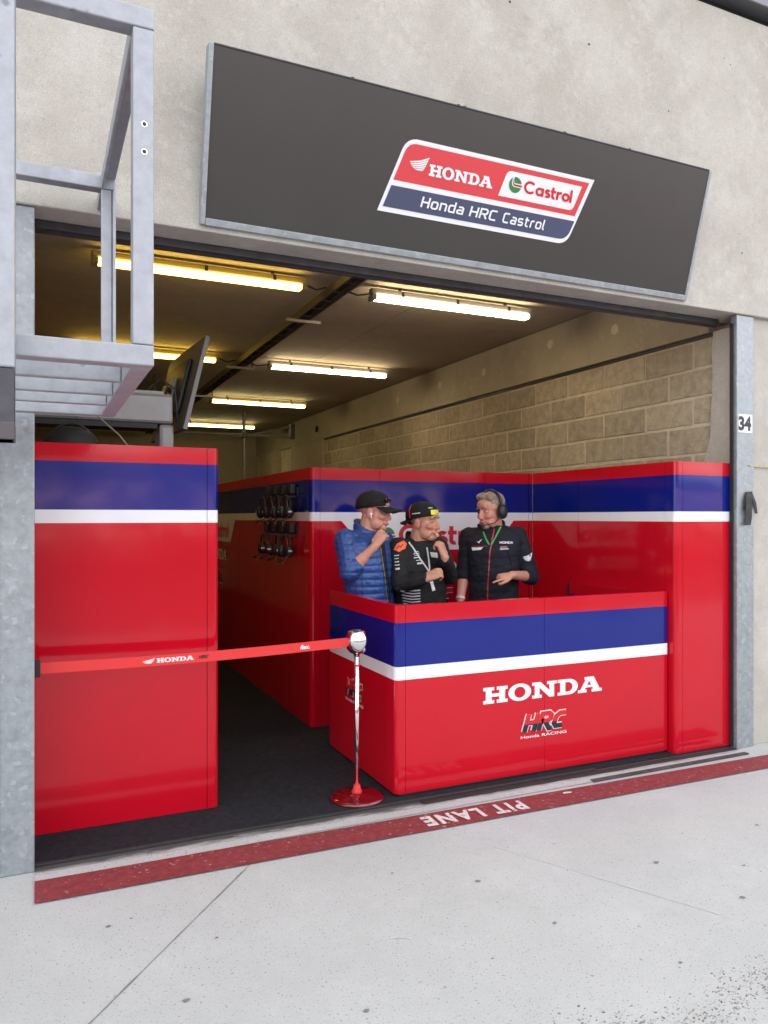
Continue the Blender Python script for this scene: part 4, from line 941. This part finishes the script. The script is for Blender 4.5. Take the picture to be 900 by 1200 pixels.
hand(bm, wR, Vector((.50, .06, .82)), Vector((-.35, -.9, .25)), -1, (52, 62, 70, 74), .9); hand(bm, wL, Vector((.2, -.2, -1)), Vector((.5, .8, 0)), 1, (20, 25, 28, 30), .4)
me = remesh(bm, .0038, 2, face_fn(HM1)); tint(me, HM1); me.materials.append(SKIN); b1 = link('body', me, p1, local=True); face_bits(b1, HM1)
bm = bmesh.new(); torso(bm, TM1, H1, 1.03, .014); chain(bm, [sR, eR + Vector((0, 0, .0))], [.078, .070]); cap_(bm, eR - (wR - eR).normalized() * .01, eR + (wR - eR) * .17, .068, .062, flat=False)
chain(bm, [sL, eL, eL + (wL - eL) * .85], [.074, .062, .048]); collar(bm, TM1 @ Vector((-.014, 0, 1.475)), TM1.to_3x3(), .088, .080, .055)
cap_(bm, TM1 @ Vector((-.01, -.05, 1.43)), sR, .06, .072); cap_(bm, TM1 @ Vector((-.01, .05, 1.43)), sL, .06, .07)
me = remesh(bm, .0052, 3, quilt); me.materials.append(JBLUE); jk = link('jacket', me, p1, local=True); D1 = Drape(me)
obj('shirt_front', D1.strip([(.072, 1.46), (.088, 1.36), (.105, 1.22), (.118, 1.08), (.125, .98)], .026, .002), JBLACK, jk, local=True)
obj('zip', D1.strip([(.052, 1.45), (.072, 1.34), (.092, 1.20), (.107, 1.06), (.113, .97)], .006, .005), ZIPG, jk, local=True)
obj('seam', D1.strip([(-.055, 1.25), (-.050, 1.12), (-.048, .98)], .004, .002), pbr('jacket seam', (.012, .035, .12), .6), jk, local=True)
bm = bmesh.new(); legs(bm, TM1, H1, .016); torso(bm, TM1, H1, .98, .006)
bmesh.ops.bisect_plane(bm, geom=list(bm.verts) + list(bm.edges) + list(bm.faces), plane_co=(0, 0, .98), plane_no=(0, 0, 1), clear_outer=True)
bmesh.ops.holes_fill(bm, edges=bm.edges); me = remesh(bm, .008, 3, soft(2)); me.materials.append(TROU); link('trousers', me, p1, local=True)
for s in (-1, 1):
    bm = bmesh.new(); ringloft(bm, [[TM1 @ Vector((.055 + .14 * g * math.cos(a), s * .11 + .048 * g * math.sin(a), z)) for a in [2 * math.pi * i / 18 for i in range(18)]] for z, g in ((.001, 1), (.05, .97), (.085, .75), (.10, .4))]); obj('shoe', bm, SHOE, p1, local=True, smooth=True)
cp = cap_dome(HM1 @ yawM(0, (0, 0, -.018), rad(-3)) @ Matrix.Scale(1.035, 4), CAPB, p1)
bm = bmesh.new(); ell(bm, (.004, -.088, -.012), (.010, .007, .012), HM1, 2); tube(bm, [HM1 @ Vector((.006, -.092, -.014)), HM1 @ Vector((.012, -.092, -.042))], .0035, 6); obj('earbud', bm, PWHITE, p1, local=True, smooth=True)
gl = root('sunglasses', 'dark sunglasses pushed up on the cap of the man in blue', 'sunglasses', (2.06, .95, PZ), None, -TH)
GM = HM1 @ yawM(0, (0, 0, -.020), rad(-3)) @ Matrix.Scale(1.035, 4)
for s in (-1, 1):
    bm = bmesh.new(); ell(bm, (.092, s * .034, .094), (.010, .029, .017), GM, 2); obj('lens', bm, pbr('dark lens', (.006, .006, .007), .1), gl, local=True, smooth=True)
    bm = bmesh.new(); tube(bm, [GM @ Vector((.080, s * .062, .096)), GM @ Vector((.02, s * .093, .080)), GM @ Vector((-.055, s * .088, .058))], .0035, 6); obj('temple_arm', bm, BLACKP, gl, local=True)
bm = bmesh.new(); tube(bm, [GM @ Vector((.098, -.008, .099)), GM @ Vector((.098, .008, .099))], .003, 6); obj('bridge', bm, BLACKP, gl, local=True)

# ---- the man in the black race jacket, cap turned backwards
p2 = root('person', 'man in black team jacket, cap turned backwards, lanyard round his neck', 'person', (2.435, .95, PZ), None, -TH)
H2 = 1.68; ph = rad(-48); TM2 = yawM(ph, (-.005, 0, 0)); HM2 = yawM(rad(-32), (.028, -.02, 1.562 - PZ), rad(0)) @ Matrix.Scale(1.04, 4)
sR, eR, wR = Vector((-.150, -.11, 1.378)), Vector((-.142, -.215, 1.135)), Vector((.028, -.300, 1.178))
sL, eL, wL = Vector((.135, .09, 1.375)), Vector((.205, -.03, 1.175)), Vector((.158, -.205, 1.314))
bm = bmesh.new(); torso(bm, TM2, H2, 1.04, -.012); legs(bm, TM2, H2, 0); head_parts(bm, HM2)
chain(bm, [TM2 @ Vector((-.012, 0, 1.36)), HM2 @ Vector((-.022, 0, -.03))], [.072, .062]); chain(bm, [sR, eR, wR], [.05, .044, .03]); chain(bm, [sL, eL, wL], [.05, .044, .03])
ell(bm, (.045, 0, -.10), (.045, .045, .025), HM2, 2)
hand(bm, wR, Vector((.86, -.05, .45)), Vector((-.25, -.75, .6)), -1, (48, 56, 62, 66), .85); hand(bm, wL, Vector((-.30, -.05, .93)), Vector((.75, -.55, .2)), 1, (55, 62, 68, 70), .95)
me = remesh(bm, .0038, 2, face_fn(HM2)); tint(me, HM2); me.materials.append(SKIN2); b2 = link('body', me, p2, local=True); face_bits(b2, HM2)
bm = bmesh.new(); torso(bm, TM2, H2, 1.06, .012); chain(bm, [sR, eR, eR + (wR - eR) * .90], [.074, .062, .043]); chain(bm, [sL, eL, eL + (wL - eL) * .88], [.072, .060, .043]); collar(bm, TM2 @ Vector((-.014, 0, 1.392)), TM2.to_3x3(), .092, .084, .050)
cap_(bm, TM2 @ Vector((-.01, -.05, 1.36)), sR, .06, .068); cap_(bm, TM2 @ Vector((-.01, .05, 1.36)), sL, .06, .066)
me = remesh(bm, .0052, 3, soft(5, .0065)); me.materials.append(JBLACK); j2 = link('jacket', me, p2, local=True); D2 = Drape(me)
for i in range(7): obj('silver_stripe', D2.strip([(-.138 + .004 * i, 1.095 - i * .019), (-.06, 1.088 - i * .019), (-.006, 1.092 - i * .019)], .0085 - .0006 * i, .002), SILV, j2, local=True)
obj('shoulder_patch', D2.flat(fill([[(-.185, 1.365), (-.150, 1.350), (-.108, 1.372), (-.098, 1.405), (-.118, 1.425), (-.162, 1.405)]], None, None), .004, 7), ORNG, j2, local=True)
bm = strokes([[(-.165, 1.372), (-.15, 1.392), (-.14, 1.38), (-.125, 1.402)]], .006, None); obj('patch_mark', D2.flat(bm, .005), PBLACK, j2, local=True)
for i, (x0, x1, z_, wd) in enumerate(((-.182, -.150, 1.325, .006), (-.180, -.152, 1.305, .006), (-.178, -.150, 1.283, .007), (-.178, -.146, 1.262, .006), (-.174, -.146, 1.238, .012), (-.048, -.018, 1.348, .005), (-.052, -.012, 1.336, .005), (-.046, -.012, 1.324, .004), (-.050, -.008, 1.310, .006), (-.035, .002, 1.292, .005), (-.028, .012, 1.272, .012))):
    obj('chest_print' if i > 4 else 'sleeve_print', D2.strip([(x0, z_), (x1, z_ + .004)], wd, .002, .006), SILV, j2, local=True)
obj('chest_panel', D2.flat(fill([[(.062, 1.345), (.115, 1.338), (.118, 1.305), (.072, 1.312)]], None, None), .003, 7), SILV, j2, local=True)
obj('lanyard', D2.strip([(-.085, 1.412), (-.055, 1.375), (-.01, 1.305), (.040, 1.235), (.052, 1.215)], .010, .006), GREYL, j2, local=True)
obj('lanyard', D2.strip([(.040, 1.375), (.050, 1.30), (.056, 1.24), (.052, 1.215)], .010, .006), GREYL, j2, local=True)
obj('lanyard_tag', D2.strip([(.066, 1.15), (.082, 1.085)], .022, .010), PWHITE, j2, local=True)
bm = bmesh.new(); legs(bm, TM2, H2, .016); torso(bm, TM2, H2, 1.0, .004)
bmesh.ops.bisect_plane(bm, geom=list(bm.verts) + list(bm.edges) + list(bm.faces), plane_co=(0, 0, .92), plane_no=(0, 0, 1), clear_outer=True)
bmesh.ops.holes_fill(bm, edges=bm.edges); me = remesh(bm, .008, 3, soft(2)); me.materials.append(TROU); link('trousers', me, p2, local=True)
for s in (-1, 1):
    bm = bmesh.new(); ringloft(bm, [[TM2 @ Vector((.055 + .14 * g * math.cos(a), s * .11 + .048 * g * math.sin(a), z)) for a in [2 * math.pi * i / 18 for i in range(18)]] for z, g in ((.001, 1), (.05, .97), (.085, .75), (.10, .4))]); obj('shoe', bm, SHOE, p2, local=True, smooth=True)
CM2 = HM2 @ yawM(0, (0, 0, -.018), rad(-6)) @ Matrix.Scale(1.06, 4); c2 = cap_dome(CM2, CAPB, p2, -1, vl=.075)
bm = bmesh.new(); ringloft(bm, [[CM2 @ Vector((-.010 + q * math.cos(a), .0895 * q / .1095 * math.sin(a), .058 + h)) for a in [rad(-32 + 56 * i / 8) for i in range(9)]] for q, h in ((.111, 0), (.111, .03))], cap=False); obj('strap_tab', bm, NEONY, c2, local=True)
for a0, a1, h in ((-100, -70, .072), (-40, -22, .098)):
    bm = bmesh.new(); ringloft(bm, [[CM2 @ Vector((-.010 + q * math.cos(a), .0895 * q / .1095 * math.sin(a), .0 + hh)) for a in [rad(a0 + (a1 - a0) * i / 6) for i in range(7)]] for q, hh in ((.1105, h), (.1105 - .004 * (h > .08), h + .006))], cap=False); obj('cap_print', bm, SILV, c2, local=True)
bm = bmesh.new(); tube(bm, [CM2 @ Vector((-.045, -.090, .05)), CM2 @ Vector((-.05, -.085, .10)), CM2 @ Vector((-.045, -.055, .132))], .003, 6); obj('cap_piping', bm, PRED, c2, local=True)
bm = bmesh.new(); tube(bm, [HM2 @ Vector((.102, -.018, -.074)), HM2 @ Vector((.120, -.024, -.088))], .010, 8); sn = tag(obj('snack', bm, pbr('pale bread', (.62, .50, .36), .8)), 'pale morsel held at the mouth of the man in the backwards cap', 'snack'); sn.location = p2.location; sn.rotation_euler = (0, 0, -TH)

# ---- the man with the headset
p3 = root('person', 'grey-haired man in dark navy team jacket wearing a headset, pointing down', 'person', (3.08, 1.05, PZ), None, -TH)
H3 = 1.80; ph = rad(-104); TM3 = yawM(ph, (.022, 0, 0)); HM3 = yawM(rad(-143), (-.004, -.025, 1.640 - PZ), rad(5), rad(2)) @ Matrix.Scale(1.06, 4)
sL, eL, wL = Vector((.200, -.01, 1.445)), Vector((.292, -.045, 1.145)), Vector((.112, -.262, 1.172))
sR, eR, wR = Vector((-.158, .045, 1.445)), Vector((-.196, .03, 1.165)), Vector((-.232, -.06, .975))
bm = bmesh.new(); torso(bm, TM3, H3, .98, -.012); legs(bm, TM3, H3, 0); head_parts(bm, HM3)
chain(bm, [TM3 @ Vector((-.012, 0, 1.48)), HM3 @ Vector((-.022, 0, -.03))], [.070, .060]); chain(bm, [sR, eR, wR], [.05, .045, .029]); chain(bm, [sL, eL, wL], [.05, .046, .030])
hand(bm, wL, Vector((-.90, -.28, -.14)), Vector((.02, -.45, .9)), -1, (6, 62, 74, 78), .6); hand(bm, wR, Vector((-.1, -.2, -1)), Vector((-.9, .1, 0)), 1, (20, 25, 30, 32), .4)
me = remesh(bm, .0038, 2, face_fn(HM3)); tint(me, HM3); me.materials.append(SKIN); b3 = link('body', me, p3, local=True); face_bits(b3, HM3, smile=1.0)
bm = bmesh.new(); torso(bm, TM3, H3, 1.0, .012); chain(bm, [sL, eL, eL + (wL - eL) * .22], [.074, .064, .054]); chain(bm, [sR, eR, eR + (wR - eR) * .12], [.070, .060, .056]); collar(bm, TM3 @ Vector((-.010, 0, 1.498)), TM3.to_3x3(), .090, .084, .036)
cap_(bm, TM3 @ Vector((-.01, -.05, 1.45)), sR, .06, .068); cap_(bm, TM3 @ Vector((-.01, .05, 1.45)), sL, .06, .07)
me = remesh(bm, .0052, 3, soft(9, .0065)); me.materials.append(JNAVY); j3 = link('jacket', me, p3, local=True); D3 = Drape(me)
obj('zip', D3.strip([(.015, 1.50), (-.008, 1.42), (-.026, 1.33), (-.034, 1.20), (-.040, 1.08), (-.042, .97)], .009, .003), ZIPR, j3, local=True)
obj('lanyard', D3.strip([(.062, 1.512), (.04, 1.475), (.008, 1.42), (-.014, 1.385)], .011, .005), GREENL, j3, local=True)
obj('lanyard', D3.strip([(-.064, 1.475), (-.050, 1.425), (-.030, 1.385)], .011, .005), GREENL, j3, local=True)
obj('chest_print', D3.flat(text('HONDA', .098, .017, lay((.045, 1.392, 0), (1, 0, 0), (0, 1, 0)), bold=.03), .002), PWHITE, j3, local=True)
obj('chest_print', D3.strip([(.048, 1.366), (.098, 1.370)], .012, .002, .006), pbr('pink print', (.45, .12, .16), .5), j3, local=True)
obj('chest_print', D3.strip([(.045, 1.352), (.108, 1.356)], .008, .002, .006), SILV, j3, local=True)
obj('chest_band', D3.flat(fill([[(-.150, 1.362), (-.070, 1.366), (-.088, 1.346), (-.145, 1.340)]], None, None), .003, 7), PWHITE, j3, local=True)
obj('chest_band', D3.strip([(-.150, 1.371), (-.048, 1.374)], .004, .002, .008), ZIPR, j3, local=True)
obj('bird_mark', D3.flat(fill([[(-.115, 1.408), (-.100, 1.404), (-.094, 1.412), (-.076, 1.424), (-.096, 1.400), (-.100, 1.392)]], None, None), .002), PWHITE, j3, local=True)
bmw = wing((.226, 1.262, 0), (1, 0, 0), (0, 1, 0), .068, .062, False); obj('sleeve_wing', D3.flat(bmw, .003), PWHITE, j3, local=True)
bm = bmesh.new(); tube(bm, [v for v in [D3.hit(.105, 1.33, .004), D3.hit(.13, 1.25, .004), D3.hit(.145, 1.16, .004), D3.hit(.15, 1.08, .004)] if v is not None], .0035, 6); obj('headset_cord', bm, BLACKP, j3, local=True)
bm = bmesh.new(); legs(bm, TM3, H3, .016); torso(bm, TM3, H3, .97, .004)
bmesh.ops.bisect_plane(bm, geom=list(bm.verts) + list(bm.edges) + list(bm.faces), plane_co=(0, 0, .98), plane_no=(0, 0, 1), clear_outer=True)
bmesh.ops.holes_fill(bm, edges=bm.edges); me = remesh(bm, .008, 3, soft(2)); me.materials.append(TROU); link('trousers', me, p3, local=True)
for s in (-1, 1):
    bm = bmesh.new(); ringloft(bm, [[TM3 @ Vector((.055 + .14 * g * math.cos(a), s * .11 + .048 * g * math.sin(a), z)) for a in [2 * math.pi * i / 18 for i in range(18)]] for z, g in ((.001, 1), (.05, .97), (.085, .75), (.10, .4))]); obj('shoe', bm, SHOE, p3, local=True, smooth=True)
bm = bmesh.new(); ell(bm, (-.024, 0, .062), (.098, .083, .083), HM3, 3); ell(bm, (-.050, 0, .0), (.066, .081, .07), HM3, 3); ell(bm, (.045, -.02, .110), (.045, .055, .028), HM3, 2); ell(bm, (.03, .04, .10), (.04, .04, .03), HM3, 2)
def hairfn(co, nr): return .006 * fbm(co, 40, 1) + .004 * fbm(co, 90, 2)
me = remesh(bm, .004, 1, hairfn); me.materials.append(HAIRG); link('hair', me, p3, local=True)
bm = bmesh.new(); d_ = (wR - eR).normalized(); tube(bm, [eR + (wR - eR) * .90, eR + (wR - eR) * .99], .035, 14); obj('wristband', bm, SILV, p3, local=True)
hsd = root('headset', 'black radio headset with microphone worn by the grey-haired man', 'headset', (3.08, 1.05, PZ), None, -TH)
bm = bmesh.new(); tube(bm, [HM3 @ Vector((-.012, .100 * math.cos(a), .042 + .108 * math.sin(a))) for a in [rad(-8 + 196 * i / 20) for i in range(21)]], .011, 8); obj('headband', bm, BLACKP, hsd, local=True, smooth=True)
for s in (-1, 1):
    bm = bmesh.new(); ringloft(bm, [[HM3 @ Vector((-.018 + .037 * q * math.cos(k * math.pi / 10), s * (.090 + d), -.004 + .052 * q * math.sin(k * math.pi / 10))) for k in range(20)] for q, d in ((.8, -.016), (1, -.008), (1, .014), (.88, .026), (.5, .033), (.05, .035))]); bmesh.ops.recalc_face_normals(bm, faces=bm.faces); obj('ear_cup', bm, BLACKP, hsd, local=True, smooth=True)
bm = bmesh.new(); tube(bm, [HM3 @ Vector((.01, .100, -.04)), HM3 @ Vector((.06, .092, -.075)), HM3 @ Vector((.105, .055, -.085)), HM3 @ Vector((.122, .03, -.086))], .0042, 6); obj('microphone_boom', bm, BLACKP, hsd, local=True)
bm = bmesh.new(); tube(bm, [HM3 @ Vector(q) for q in ((.118, .045, -.086), (.124, .03, -.086), (.130, .002, -.085), (.128, -.006, -.085))], [.009, .0145, .0145, .008], 10); obj('microphone', bm, BLACKP, hsd, local=True, smooth=True)
